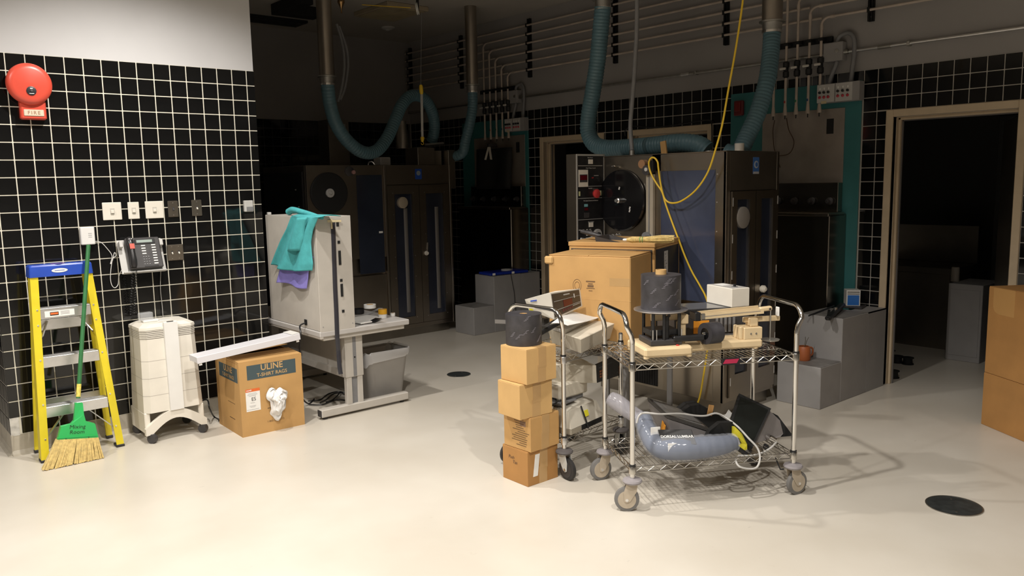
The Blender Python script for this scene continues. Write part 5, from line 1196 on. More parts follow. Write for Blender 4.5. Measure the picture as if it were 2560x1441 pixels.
# ================================================================ ON THE FRONT CART, TOP SHELF
W1 = F1.w
Zt = S1+.004
t = thing('beam_scale', 'cream triple beam scale with a silver platform on the front cart', 'scale', tuple(W1(.4, .2, Zt)), F1.a)
def lb1(x0, y0, z0, x1, y1, z1, name, m, parent=t, bv=.004):
    return B().obox(W1((x0+x1)/2, (y0+y1)/2, (z0+z1)/2), (x1-x0, y1-y0, z1-z0), F1.R, bv).build(name, m, parent)
bs = lb1(.085, .055, Zt+.006, .345, .33, Zt+.058, 'base', cream, bv=.012)
lb1(.33, .14, Zt+.006, .775, .30, Zt+.052, 'base_arm', cream, bv=.010)
for x_, y_ in ((.10, .075), (.10, .31), (.33, .075), (.74, .16), (.74, .28)): B().cyl(W1(x_, y_, Zt), W1(x_, y_, Zt+.012), .014, 12).build('foot', cream, bs, smooth=30)
lb1(.305, .15, Zt+.055, .345, .19, Zt+.165, 'pillar', cream); lb1(.315, .14, Zt+.155, .355, .20, Zt+.205, 'pillar_cap', cream)
lb1(.17, .19, Zt+.17, .345, .21, Zt+.215, 'sub_beam', cream); B().cyl(W1(.265, .188, Zt+.195), W1(.265, .184, Zt+.195), .008, 12).build('screw', dgrey, t)
lb1(.13, .09, Zt+.06, .30, .27, Zt+.088, 'press_plate', dgrey, bv=.003); lb1(.14, .12, Zt+.105, .29, .24, Zt+.135, 'cross_block', black, bv=.003)
for x_, y_ in ((.15, .11), (.15, .25), (.29, .11), (.28, .25), (.205, .10)): B().cyl(W1(x_, y_, Zt+.06), W1(x_, y_, Zt+.222), .009, 12).build('guide_rod', black, t, smooth=30)
B().cyl(W1(.225, .12, Zt+.088), W1(.225, .12, Zt+.205), .014, 14).build('piston', black, t, smooth=30)
B().cyl(W1(.27, .085, Zt+.055), W1(.27, .072, Zt+.055), .009, 12).build('red_knob', mat('knob_red', (.6, .05, .04), .4), t, smooth=30)
for x_ in (.145, .165, .30): B().cyl(W1(x_, .10, Zt+.088), W1(x_, .10, Zt+.14), .003, 8).build('pin', alu, t)
pc_ = W1(.225, .20, 0); ZP = Zt+.222
B().lathe([(.0, 0), (.125, 0), (.139, .006), (.14, .011), (.132, .013), (0, .013)], (pc_.x, pc_.y, ZP), n=48, caps=False).build('platform', mat('platform_alu', (.55, .54, .56), .3, .9, noise=.05, scale=10), t, smooth=35)
# beams
bl0, bl1 = F1.cy(1738, 790, .19), F1.cy(1902, 774, .19)
for k, dyy in enumerate((-.03, 0, .03)):
    B().bar(bl0+F1.ey*dyy+Vector((0, 0, .004*(k-1))), bl1+F1.ey*dyy+Vector((0, 0, .004*(k-1))), .008, .026 if k != 1 else .018).build('beam', cream, t)
for k in range(3): B().bar(bl0.lerp(bl1, .05)+F1.ey*(-.0342)+Vector((0, 0, -.002)), bl0.lerp(bl1, .95)+F1.ey*(-.0342)+Vector((0, 0, -.002)), .0006, .003).build('beam_scale_marks', mgrey, t) if k == 0 else None
B().obox(bl0, (.03, .08, .045), F1.R, .003).build('pivot_block', black, t); B().obox(bl0+F1.ex*.03-F1.ey*.03, (.022, .012, .03), F1.R, .002).build('poise', chrome, t)
tip = F1.cy(1937, 770, .19); B().bar(bl1-F1.ex*.01, tip-F1.ex*.02, .03, .024, bv=.006).build('beam_nose', cream, t); B().cyl(F1.cy(1925, 773, .17), F1.cy(1925, 773, .17)-F1.ey*.004, .006, 10).build('screw', dgrey, t)
B().obox(F1.cy(1944, 779, .19), (.010, .03, .05), F1.R, .003).build('index_plate', white_p, t)
e0, e1 = F1.cy(1858, 800, .21), F1.cy(1948, 795, .21); B().bar(e0, e1, .022, .028, bv=.003).build('support_arm', cream, t)
p0 = F1.loc(F1.cy(1873, 855, .19))
lb1(p0[0]-.05, .15, Zt+.05, p0[0]+.055, .25, Zt+.115, 'counter_block', cream); lb1(p0[0]-.005, .17, Zt+.115, p0[0]+.04, .23, Zt+.16, 'counter_cap', cream); lb1(p0[0]-.07, .16, Zt+.05, p0[0]-.05, .24, Zt+.12, 'counter_side', cream)
lb1(p0[0]-.0, .18, Zt+.15, p0[0]+.025, .22, e0.z+.01-0, 'support_post', cream)
for dx_ in (-.012, .018): B().cyl(W1(p0[0]+dx_, .151, Zt+.082), W1(p0[0]+dx_, .147, Zt+.082), .005, 10).build('screw', zinc, t)
pn_ = F1.cy(1925, 850, .17); B().lathe([(.012, -.006), (.046, -.002), (.05, .004), (.046, .004), (.0, .0)], pn_, n=30, caps=False).build('weight_pan', mat('pan_grey', (.42, .40, .36), .35, .7), t, smooth=40); B().cyl(pn_, (pn_.x, pn_.y, tip.z-.01), .0035, 8).build('hanger_rod', zinc, t, smooth=30)
# rolls of black printed tape
def big_roll(p, r, h, lab, core_up, axis=(0, 0, 1), rc=.02):
    t = thing('tape_reel', lab, 'tape roll', tuple(p), 0, 'rolls of black printed tape'); ax = Vector(axis).normalized()
    B().lathe([(rc, 0), (r, 0), (r, h*.46), (r*1.004, h*.465), (r*1.004, h), (rc, h), (rc, 0)], p, ax, 40, caps=False).build('winding', tape_k, t, smooth=40)
    B().lathe([(rc-.004, -.0), (rc, 0), (rc, h+core_up), (rc-.004, h+core_up), (rc-.004, 0)], p, ax, 24, caps=False).build('core', kraft3, t, smooth=40)
    return t
tr = big_roll((pc_.x, pc_.y, ZP+.0135), .103, .178, 'tall black printed tape roll on the silver scale platform', .024, rc=.028)
prm = mat('tape_print', (.16, .15, .17), .5)
def tape_print(parent, c, r, z0, rows, seed):
    rnd = random.Random(seed)
    for k in range(rows):
        a0 = math.atan2(-c.y, -c.x)+rnd.uniform(-1.0, 1.0); zz = z0+rnd.uniform(.01, .15)
        for j in range(4):
            b = B(); n = 6; wdt = rnd.uniform(.10, .2); z_ = zz+j*.0075; a1 = a0+j*.07
            vs = []
            for i in range(n+1):
                a = a1+wdt*i/n; vs += [(c.x+r*math.cos(a), c.y+r*math.sin(a), z_+.003*i/n), (c.x+r*math.cos(a), c.y+r*math.sin(a), z_+.0032+.003*i/n)]
            b.add(vs, [(2*i, 2*i+2, 2*i+3, 2*i+1) for i in range(n)]); b.build('print_line', prm, parent)
tape_print(tr, pc_, .1045, ZP+.015, 9, 3)
ra = F1.cy(1762, 845, .10); ra.z = Zt+.055+.052
t2 = big_roll(ra, .056, .085, 'black tape roll lying on its side on the scale base', .0, axis=F1.ex*.96+F1.ey*.28, rc=.03)
B().lathe([(.0, -.001), (.03, -.001), (.03, .004)], ra, F1.ex*.96+F1.ey*.28, 20, caps=False).build('hub', black_g, t2, smooth=30); B().cyl(ra-F1.ex*.012, ra, .008, 10).build('hub_screw', chrome, t2)
o = B().obox(ra-F1.ex*.09+Vector((0, 0, -.018)), (.17, .03, .03), F1.R, .006).build('black_bar', black); tag(o, 'black bar behind the tape roll on the scale base', 'bar')
# dark instrument behind the scale with a glass top, and the white box on it
t = thing('dark_instrument', 'dark instrument with a glass top and orange label behind the scale', 'instrument', tuple(W1(.55, .42, Zt)), F1.a)
lb1(.36, .345, Zt, .80, .60, Zt+.165, 'housing', dgrey, t, .004); lb1(.37, .355, Zt+.165, .79, .59, Zt+.190, 'frame', black, t, .003)
lb1(.385, .37, Zt+.190, .775, .575, Zt+.192, 'glass_top', mat('glass_plate', (.12, .12, .125), .12), t, 0)
lb1(.47, .340, Zt+.06, .56, .346, Zt+.13, 'orange_panel', orange_l, t, 0); lb1(.40, .338, Zt+.01, .78, .346, Zt+.05, 'louvre', mgrey, t, .001)
for k in range(5): lb1(.60+.025*k, .338, Zt+.06, .612+.025*k, .346, Zt+.14, 'rib', mgrey, t, 0)
wb = [F1.loc(atz(u, v, Zt+.1925)) for u, v in ((1829, 770), (1872, 766), (1760, 755))]
t = thing('white_box', 'white instrument box with a small black knob above the scale', 'instrument', tuple(W1(.70, .45, Zt+.193)), F1.a)
A = W1(wb[0][0], wb[0][1], Zt+.193); e1_ = (W1(wb[1][0], wb[1][1], 0)-W1(wb[0][0], wb[0][1], 0)).normalized(); e2_ = Vector((-e1_.y, e1_.x, 0))
ctr = A+e1_*.06+e2_*.115; WM = Matrix((e1_, e2_, Vector((0, 0, 1)))).transposed()
B().obox(ctr+Vector((0, 0, .052)), (.12, .23, .104), WM, .003).build('case', white_w, t)
B().obox(ctr+Vector((0, 0, .1045)), (.10, .21, .002), WM).build('top_panel', mat('panel_grey', (.42, .40, .38), .5), t); B().obox(ctr+e2_*.05+Vector((0, 0, .106)), (.055, .08, .001), WM).build('paper_label', paper, t)
kp = ctr-e2_*.06+Vector((0, 0, .1055)); B().cyl(kp, kp+Vector((0, 0, .016)), .008, 12).build('knob', black, t, smooth=30); B().cyl(kp, kp+Vector((0, 0, .002)), .018, 16).build('knob_plate', mgrey, t, smooth=30)

# ================================================================ ON THE FRONT CART, BOTTOM SHELF
Zb = S1b+.004
t = thing('bagged_cushion', 'navy lumbar cushion in a clear plastic bag printed DORSAL', 'cushion', tuple(W1(.33, .0, Zb)), F1.a)
cps = [F1.cy(u, v, yl) for u, v, yl in ((1608, 1042, .28), (1620, 1080, .20), (1648, 1125, .10), (1700, 1152, .045), (1755, 1158, .035), (1805, 1145, .045), (1832, 1122, .07))]
for p in cps: p.z = max(p.z, Zb+.052)
cs = spline(cps, 7); n_ = len(cs)
B().tube(cs, [.038+.020*math.sin(math.pi*min(1, (i+.5)/n_)) for i in range(n_)], 14).build('foam', navy, t, smooth=70)
rs = [.047+.022*math.sin(math.pi*min(1, (i+.5)/n_))+.003*math.sin(i*2.3) for i in range(n_)]
B().tube(cs, rs, 16).build('bag', mat('bag_film', (.70, .74, .82), .1, alpha=.20, spec=.9), t, smooth=70)
m1 = cs[int(n_*.47)]; tang = (cs[int(n_*.52)]-cs[int(n_*.42)]).normalized()
B().obox(m1+Vector((0, 0, .062))-F1.ey*.0, (.17, .09, .006), Matrix((tang, F1.ey*.75+Vector((0, 0, .65)), tang.cross(F1.ey*.75+Vector((0, 0, .65))))).transposed(), .002).build('label_flap', black, t)
fu = (F1.ey*.75+Vector((0, 0, .65))).normalized(); text('DORSAL LUMBAR', .021, m1+Vector((0, 0, .062))+tang.cross(fu)*.004, tang, fu, paper, t, bold=.0003)
for k, f in enumerate((.22, .40)): q = cs[int(n_*f)]; B().obox(q+Vector((-.02, -.05, .045-.02*k)), (.05, .006, .04), F1.R).build('paper_label', paper, t)
B().tube(spline([F1.cy(u, v, yl) for u, v, yl in ((1524, 995, .40), (1548, 1010, .36), (1575, 1030, .33), (1600, 1045, .29))], 6), [.035, .04, .042, .044, .046, .046, .046, .045, .045, .045, .044, .044, .042, .042, .042, .04, .04, .04, .04][:19], 12).build('bag_neck', mat('bag_neck', (.42, .41, .45), .2, alpha=.55), t, smooth=70)
# grey projector-like unit
t = thing('grey_unit', 'grey metal unit with a dark glazed lid beside the bagged cushion', 'instrument', tuple(W1(.42, .2, Zb)), F1.a)
def qc(px): return [F1.cy(u, v, yl) for u, v, yl in px]
fr4 = qc(((1668, 1048, .16), (1775, 1083, .16), (1768, 1135, .16), (1690, 1125, .16)))
for p in fr4: p.z = max(p.z, Zb+.01)
back = F1.ey*.24+F1.ex*-.02+Vector((0, 0, .035))
slab(fr4, back, 'case', mat('unit_grey', (.27, .25, .245), .4, .3, noise=.08, scale=8), t)
lid = [fr4[0]+Vector((0, 0, .004))-F1.ex*.005, fr4[1]+Vector((0, 0, .004))+F1.ex*.005, fr4[1]+back+Vector((0, 0, .004)), fr4[0]+back+Vector((0, 0, .004))]
slab(lid, (0, 0, .014), 'lid_frame', mat('lid_brown', (.06, .055, .05), .5), t)
c_ = sum(lid, Vector())/4; slab([c_+(p-c_)*.82+Vector((0, 0, .0145)) for p in lid], (0, 0, .002), 'lid_glass', mat('lid_glass', (.20, .195, .19), .25), t)
sd = [fr4[0]-F1.ex*.0, fr4[0]+back, fr4[3]+back*.9, fr4[3]]
q = fr4[0].lerp(fr4[3], .45)+back*.25-F1.ex*.016; B().obox(q, (.003, .05, .06), F1.R @ Matrix.Rotation(R(20), 3, 'X')).build('orange_tag', orange_l, t)
q = F1.cy(1712, 1083, .158); B().lathe([(.009, 0), (.007, .004)], q, -F1.ey, 12).build('knob', lgrey, t, smooth=30)
# black screen unit with grey drum stand
t = thing('black_screen', 'small tilted black screen unit at the right end of the lower shelf', 'screen', tuple(W1(.72, .15, Zb)), F1.a)
s4 = qc(((1848, 984, .30), (1928, 1022, .22), (1880, 1140, .06), (1822, 1066, .16)))
nn_ = (s4[1]-s4[0]).cross(s4[3]-s4[0]).normalized()
if nn_.dot(CAM-s4[0]) > 0: nn_ = -nn_
for p in s4: p.z = max(p.z, Zb+.012)
slab(s4, nn_*.035, 'bezel', black_m, t); c_ = sum(s4, Vector())/4; slab([c_+(p-c_)*.86-nn_*.002 for p in s4], nn_*.003, 'screen', mat('screen_black', (.004, .006, .005), .35), t)
g4 = qc(((1925, 1028, .24), (1950, 1052, .24), (1958, 1085, .22), (1950, 1112, .20), (1925, 1128, .18), (1885, 1138, .14)))
for p in g4: p.z = max(p.z, Zb+.012)
slab(g4, F1.ey*.10, 'drum_stand', mat('unit_grey', (.27, .25, .245)), t)
k4 = qc(((1945, 1040, .25), (1982, 1120, .22), (1975, 1132, .22), (1905, 1138, .22), (1900, 1120, .24)))
for p in k4: p.z = max(p.z, Zb+.006)
slab(k4, F1.ey*.06, 'stand_base', black_m, t)
q = F1.cy(1930, 1098, .13); q2_ = F1.cy(1941, 1104, .11); B().tube([q+F1.ey*.04, q, q2_], [.016, .017, .013], 14).build('plug', chrome, t, smooth=30)
q = F1.cy(1913, 1117, .15); B().lathe([(.016, 0), (.016, .014), (.008, .018)], q, -F1.ey, 16).build('foot_wheel', black, t, smooth=30)
# strap, yellow band, black cone, tool, cables
t = thing('black_strap', 'curved black foam strap lying over the grey unit', 'strap', tuple(W1(.55, .12, Zb)), F1.a)
k5 = qc(((1832, 1056, .12), (1800, 1058, .11), (1775, 1078, .10), (1762, 1105, .10), (1766, 1118, .10), (1774, 1118, .10), (1782, 1104, .10), (1800, 1096, .11), (1815, 1100, .12), (1830, 1118, .12)))
slab(k5, F1.ey*.035, 'foam', black_m, t); q = F1.cy(1770, 1110, .098); B().lathe([(.008, 0), (.008, .005)], q, -F1.ey, 12).build('rivet', alu, t)
t = thing('yellow_band', 'bright yellow strap loop beside the black screen', 'strap', tuple(W1(.62, .1, Zb)), F1.a)
yb = qc(((1832, 1068, .10), (1838, 1068, .10), (1855, 1085, .09), (1868, 1112, .08), (1868, 1124, .08), (1858, 1128, .08), (1840, 1118, .09), (1834, 1108, .09), (1848, 1116, .09), (1855, 1110, .09), (1848, 1096, .09), (1832, 1090, .10)))
slab(yb, F1.ey*.012, 'band', mat('lemon', (.62, .55, .03), .5), t); B().tube(spline(qc(((1836, 1112, .075), (1850, 1122, .07), (1862, 1128, .07))), 4), .003, 6).build('edging', ink, t)
t = thing('black_hood', 'black foam hood behind the grey unit on the lower shelf', 'hood', tuple(W1(.60, .33, Zb)), F1.a)
k6 = qc(((1706, 1030, .34), (1725, 1016, .34), (1750, 1012, .34), (1772, 1024, .34), (1800, 1040, .34), (1832, 1060, .34), (1830, 1085, .34), (1720, 1070, .34)))
for p in k6: p.z = max(p.z, Zb+.0)
slab(k6, F1.ey*.09, 'foam', black_m, t)
q = F1.cy(1776, 1022, .33); B().obox(q+Vector((0, 0, -.01)), (.03, .004, .06), F1.R @ Matrix.Rotation(R(12), 3, 'Y')).build('paper_tag', mat('tag_orange', (.6, .33, .12), .7), t)
o = slab(qc(((1813, 1040, .28), (1822, 1025, .28), (1832, 1036, .28), (1822, 1047, .28))), F1.ey*.003, 'white_card', paper, None); tag(o, 'small white card standing beside the black screen', 'card')
o = B().tube(spline(qc(((1832, 1112, .07), (1850, 1125, .05), (1870, 1140, .035), (1890, 1158, .02))), 5), [.012]*10+[.009]*6, 10).build('black_probe', black, None, smooth=60); tag(o, 'black pen-shaped probe in front of the black screen', 'probe')
cab = qc(((1592, 1058, .17), (1598, 1040, .17), (1612, 1033, .17), (1650, 1036, .16), (1700, 1035, .17), (1740, 1040, .17), (1765, 1040, .17), (1790, 1034, .17), (1815, 1045, .16), (1845, 1068, .10), (1870, 1095, .05), (1893, 1120, .02), (1900, 1145, -.005), (1893, 1168, -.02), (1875, 1173, -.025), (1850, 1168, -.025), (1840, 1155, .0), (1842, 1145, .02)))
o = B().tube(spline(cab, 6), .0055, 8).build('grey_cable', lgrey, None, smooth=60); tag(o, 'long grey cable looping over the cart edge', 'cable')
cab = qc(((1941, 1106, .10), (1925, 1122, .08), (1900, 1135, .05), (1875, 1140, .03), (1845, 1140, .02)))
o = B().tube(spline(cab, 6), .0055, 8).build('grey_cable', lgrey, None, smooth=60); tag(o, 'short grey cable plugged into the drum stand', 'cable')

# ================================================================ ON THE REAR CART
W2 = F2.w; Zc = S2+.004
def lb2(x0, y0, z0, x1, y1, z1, name, m, parent, bv=.004, rz=0): return B().obox(W2((x0+x1)/2, (y0+y1)/2, (z0+z1)/2), (x1-x0, y1-y0, z1-z0), Matrix.Rotation(F2.a+rz, 3, 'Z'), bv).build(name, m, parent)
t = thing('platform_scale', 'white electronic platform scale on the rear cart', 'scale', tuple(W2(.25, .2, Zc)), F2.a)
cor = [atz(u, v, Zc+.09) for u, v in ((1452, 850), (1536, 810), (1460, 792), (1368, 822))]
cb = sum(cor, Vector())/4
loops = [[cb+(p-cb)*.86+Vector((0, 0, -.088)) for p in cor], [cb+(p-cb)*.98+Vector((0, 0, -.012)) for p in cor], [p+Vector((0, 0, 0)) for p in cor], [cb+(p-cb)*.97+Vector((0, 0, .003)) for p in cor]]
b = B(); loft(b, loops); b.build('housing', ivory, t)
q = cor[0].lerp(cor[1], .22)+Vector((0, 0, -.045)); d_ = (cor[1]-cor[0]).normalized()
text('A', .016, q-Vector((-d_.y, d_.x, 0))*.006, d_, (0, 0, 1), mgrey, t, name='maker_mark')
o = slab([c_+Vector((0, 0, .004)) for c_ in (cor[3].lerp(cor[0], .1), cor[3].lerp(cor[0], .55), cor[2].lerp(cor[1], .35), cor[2].lerp(cor[3], .1))], (0, 0, .018), 'paper_stack', paper, None); tag(o, 'stack of loose papers lying on the white platform scale', 'papers')
b = B(); a_, b_, cc, dd = F2.cy(1375, 812, .12), F2.cy(1420, 815, .02), F2.cy(1498, 790, .22), F2.cy(1425, 782, .30)
b.grid(6, 6, lambda u, v: a_.lerp(b_, u).lerp(dd.lerp(cc, u), v)+Vector((0, 0, .012*math.sin(u*3+v*2)))); o = b.build('envelope', paper, None, thick=.003); tag(o, 'large cream envelope curling over the platform scale', 'envelope')
for k, pts in enumerate((((1440, 838, .10), (1470, 835, .14), (1500, 825, .18), (1510, 815, .2), (1490, 808, .22), (1460, 812, .2), (1450, 825, .16)), ((1445, 842, .10), (1480, 840, .12), (1505, 832, .16)))):
    o = B().tube(spline([F2.cy(*q) for q in pts], 5), .004, 6).build('scale_lead', lgrey, None, smooth=60); tag(o, ['looped grey lead on the white platform scale', 'short grey lead at the front of the platform scale'][k], 'cable')
# tilted readout head
t = thing('scale_readout', 'white readout head with a dark display tilted on the rear cart', 'readout', tuple(W2(.1, .25, .86)), F2.a)
f4 = [F2.cy(*q) for q in ((1376, 733, .20), (1450, 722, .26), (1456, 766, .26), (1386, 800, .20))]; bk_ = [F2.cy(*q) for q in ((1312, 749, .32), (1376+12, 728, .40), (1400, 770, .40), (1322, 776, .32))]
b = B(); b.add(f4+bk_, [(0, 1, 2, 3), (7, 6, 5, 4), (0, 4, 5, 1), (1, 5, 6, 2), (2, 6, 7, 3), (3, 7, 4, 0)]); b.build('case', white_w, t)
fn_ = (f4[1]-f4[0]).cross(f4[3]-f4[0]).normalized()
if fn_.dot(CAM-f4[0]) < 0: fn_ = -fn_
def onf(u, v, du, dv, name, m, d=.003, par=t):
    def P_(a, c): return f4[0].lerp(f4[1], a).lerp(f4[3].lerp(f4[2], a), c)
    return slab([P_(u, v)+fn_*d, P_(u+du, v)+fn_*d, P_(u+du, v+dv)+fn_*d, P_(u, v+dv)+fn_*d], fn_*-.002, name, m, par)
fp = onf(.02, .05, .93, .88, 'face', mat('face_brown', (.055, .045, .038), .35), .002)
onf(.36, .38, .30, .28, 'display', led, .004, fp); onf(.40, .13, .2, .05, 'maker_mark', lgrey, .004, fp); onf(.74, .2, .02, .2, 'indicator', paper, .004, fp)
for k in range(5): onf(.30+.075*k, .74, .05, .10, 'key', mat('key_maroon', (.12, .03, .03), .5), .004, fp)
onf(.66, .74, .26, .025, 'print_line', lgrey, .004, fp); onf(.06, .34, .88, .012, 'print_line', lgrey, .004, fp); onf(.06, .68, .88, .012, 'print_line', lgrey, .004, fp)
sq = [F2.cy(*q) for q in ((1326, 770, .3), (1340, 768, .29), (1341, 776, .29), (1327, 779, .3))]; slab(sq, F2.ey*.004-F2.ex*.006, 'yellow_sticker', sticker_y, t)
sq = [F2.cy(*q) for q in ((1327, 752, .288), (1342, 750, .262), (1342, 753, .262), (1327, 755, .288))]; slab(sq, F2.ey*.003, 'blue_sticker', blue_p, t)
B().bar(W2(.17, .30, Zc+.10), W2(.17, .30, .86), .05, .04, up=(1, 0, 0)).build('neck', dgrey, t)
# dark gadget under the readout
o = B().obox(W2(.10, .20, Zc+.125), (.22, .05, .03), F2.R @ Matrix.Rotation(R(-14), 3, 'Y'), .006).build('dark_bracket', black); tag(o, 'dark bracket under the tilted readout head', 'bracket')
# counting scale between the shelves
t = thing('counting_scale', 'ivory counting scale with a black keyboard between the rear cart shelves', 'scale', tuple(W2(.3, .2, .45)), F2.a)
u4 = [F2.cy(*q) for q in ((1387, 914, .16), (1490, 914, .06), (1492, 958, .06), (1402, 957, .16))]
b = B(); bkv = F2.ey*.26+F2.ex*.05; tp4 = [u4[0], u4[1], u4[1]+bkv+Vector((0, 0, .035)), u4[0]+bkv*.8+Vector((0, 0, .05))]
b.add(u4+[u4[0]+bkv*.8+Vector((0, 0, .05)), u4[1]+bkv+Vector((0, 0, .035)), u4[2]+bkv+Vector((0, 0, .02)), u4[3]+bkv*.8], [(0, 1, 2, 3), (7, 6, 5, 4), (0, 4, 5, 1), (1, 5, 6, 2), (2, 6, 7, 3), (3, 7, 4, 0)]); b.build('case', ivory, t)
k4 = [u4[1]+F2.ex*.003, F2.cy(1556, 884, .16), F2.cy(1558, 936, .16), u4[2]+F2.ex*.003]
kp_ = slab(k4, F2.ey*.02+F2.ex*.01, 'keyboard', black, t)
def onk(u, v, du, dv, name, m):
    def P_(a, c): return k4[0].lerp(k4[1], a).lerp(k4[3].lerp(k4[2], a), c)-F2.ey*.002
    return slab([P_(u, v), P_(u+du, v), P_(u+du, v+dv), P_(u, v+dv)], F2.ey*.001, name, m, kp_)
ok_ = mat('key_orange', (.30, .10, .03), .5)
for i in range(4):
    for j in range(3): onk(.10+.075*i, .38+.15*j, .055, .09, 'key', ok_)
onk(.74, .15, .2, .006, 'print_line', lgrey); onk(.74, .8, .2, .006, 'print_line', lgrey); onk(.08, .2, .5, .012, 'print_line', mgrey)
B().obox(W2(.22, .20, .455), (.26, .18, .09), F2.R, .01).build('lower_case', ivory, t); B().obox(W2(.22, .20, .40), (.22, .14, .04), F2.R, .006).build('foot_block', mgrey, t)
B().tube(spline([W2(.12, .16, .66), W2(.2, .18, .685), W2(.3, .2, .68), W2(.36, .2, .662)], 5), .005, 6).build('lead', lgrey, t, smooth=60)
# big ivory printer on the bottom shelf
t = thing('ivory_printer', 'ivory desktop printer on the bottom shelf of the rear cart', 'printer', tuple(W2(.25, .15, S2b)), F2.a)
zb_ = S2b+.004; fq = [atz(u, v, zb_) for u, v in ((1428, 1090), (1512, 1052))]
d_ = (fq[1]-fq[0]).normalized(); e_ = Vector((-d_.y, d_.x, 0))
A0 = W2(.02, .02, 0); PMx = Matrix((d_, e_, Vector((0, 0, 1)))).transposed()
def pp(x, y, z): return Vector((fq[0].x, fq[0].y, 0))+d_*x+e_*y+Vector((0, 0, z))
b = B(); Lp, Dp = .34, .27
b.add([pp(0, 0, zb_+.035), pp(Lp, 0, zb_+.035), pp(Lp, Dp, zb_+.035), pp(0, Dp, zb_+.035), pp(.02, .03, zb_+.13), pp(Lp-.03, .03, zb_+.13), pp(Lp-.03, Dp-.02, zb_+.15), pp(.02, Dp-.02, zb_+.15)], [(3, 2, 1, 0), (4, 5, 6, 7), (0, 1, 5, 4), (1, 2, 6, 5), (2, 3, 7, 6), (3, 0, 4, 7)]); b.build('cover', mat('printer_ivory', (.66, .62, .53), .4, noise=.03, scale=8), t)
B().obox(pp(Lp/2, Dp/2, zb_+.0175), (Lp, Dp, .035), PMx, .004).build('base', mat('printer_base', (.36, .32, .25), .5), t); B().obox(pp(Lp*.62, .0, zb_+.02), (Lp*.62, .006, .028), PMx).build('paper_slot', black_m, t)
sq = pp(.17, .008, zb_+.09); B().obox(sq, (.035, .003, .035), PMx @ Matrix.Rotation(R(-17), 3, 'X')).build('yellow_sticker', sticker_y, t)
B().tube(spline([pp(.13, .02, zb_+.14), pp(.13, .004, zb_+.10), pp(.145, -.006, zb_+.05), pp(.16, -.01, zb_+.006)], 5), .005, 7).build('power_lead', black, t, smooth=60)
B().obox(pp(.10, Dp*.6, zb_+.152), (.16, .16, .006), PMx @ Matrix.Rotation(R(-4), 3, 'X')).build('paper_tray', mgrey, t)
o = B().tube(spline([W2(-.02, .15, .52), W2(.01, .13, .45), W2(.06, .11, .425), W2(.02, .08, .415), W2(-.02, .10, .41)], 6), .006, 7).build('black_lead', black, None, smooth=60); tag(o, 'black lead coiled at the left end of the rear cart', 'cable')

# ================================================================ STACK OF FOUR SMALL CARTONS AND A TAPE ROLL
def small_carton(u, v, z, w_, d_, h_, ang, lab, m):
    p = atz(u, v, z); t = thing('small_carton', lab, 'carton', (p.x, p.y, z), R(ang), 'stack of four small cartons')
    b = B(); b.box(0, 0, 0, w_, d_, h_-.004, .0015); b.build('carton_body', m, t, local=True)
    B().box(.001, .001, h_-.004, w_/2-.001, d_-.001, h_, .001).build('flap', m, t, local=True); B().box(w_/2+.001, .001, h_-.004, w_-.001, d_-.001, h_, .001).build('flap', m, t, local=True)
    B().box(w_/2-.03, -.0008, 0, w_/2+.03, 0, h_*.5).build('tape', tapeb, t, local=True); B().box(w_/2-.024, -.0012, h_*.42, w_/2+.034, 0, h_).build('tape', tapeb, t, local=True)
    B().box(w_/2-.03, 0, h_, w_/2+.03, d_, h_+.0006).build('tape', tapeb, t, local=True)
    return t
H4 = [0, .199, .392, .585]
s1 = small_carton(1320, 1219, .0, .228, .212, .197, 0, 'bottom carton of the stack with a white slip and handwriting', kraft2)
s2 = small_carton(1327, 1133, H4[1], .222, .215, .191, 2, 'second carton from the bottom with printed text lines', kraft)
s3 = small_carton(1300, 1052, H4[2], .232, .19, .191, -2, 'second carton from the top of the stack', kraft3)
s4_ = small_carton(1317, 964, H4[3], .222, .21, .192, 1, 'top carton of the stack under the tape roll', kraft3)
plate((.065, 0, .11), Vector((1, 0, .0)), Vector((.14, 0, 1)), .034, .125, .001, 'white_slip', paper, s1, local=True, bv=0)
hw_ = text('Push', .026, (-.0008, .135, .14), (0, -1, 0), ZW, mat('pencil', (.10, .06, .04), .7), s1, local=True, name='handwriting', shear=.2); text('Tan', .026, (-.0008, .105, .115), (0, -1, 0), ZW, mat('pencil', (.10, .06, .04)), s1, local=True, name='handwriting', shear=.2)
rnd = random.Random(5)
for k, ln in enumerate((.05, .09, .07, .05, .06, .10, .09, .10, .11, .11, .12, .06, .08)):
    plate((0, .105-.03+rnd.uniform(-.02, .02), .172-.0122*k), (0, -1, 0), ZW, ln, .0042, .0006, 'print_line', ink_b, s2, local=True, bv=0)
plate((0, .06, .15), (0, -1, 0), ZW, .045, .03, .0005, 'print_block', mat('ink_fade', (.25, .15, .10), .7), s2, local=True, bv=0)
rp = atz(1317, 866, H4[3]+.1935)+Vector((.045, .075, 0)); rp.z = H4[3]+.1935
t = big_roll(rp, .100, .168, 'black printed tape roll on top of the small cartons', -.002, rc=.022); tape_print(t, rp, .1012, rp.z, 8, 9)
b = B(); tl = [rp+Vector((-.085, .05, .135)), rp+Vector((-.135, .085, .14))]
b.grid(4, 2, lambda u, v: tl[0].lerp(tl[1], u)+Vector((0, 0, -.022*v))); b.build('loose_tail', mat('tape_back', (.16, .15, .14), .4), t, thick=.0006)
b = B(); b.grid(5, 2, lambda u, v: Vector((rp.x+.095*math.cos(.1+u*.6)+.02*u, rp.y-.02+.07*u, rp.z+.09-.03*v+.02*u))); b.build('loose_tail', mat('tape_back', (.16, .15, .14)), t, thick=.0006)

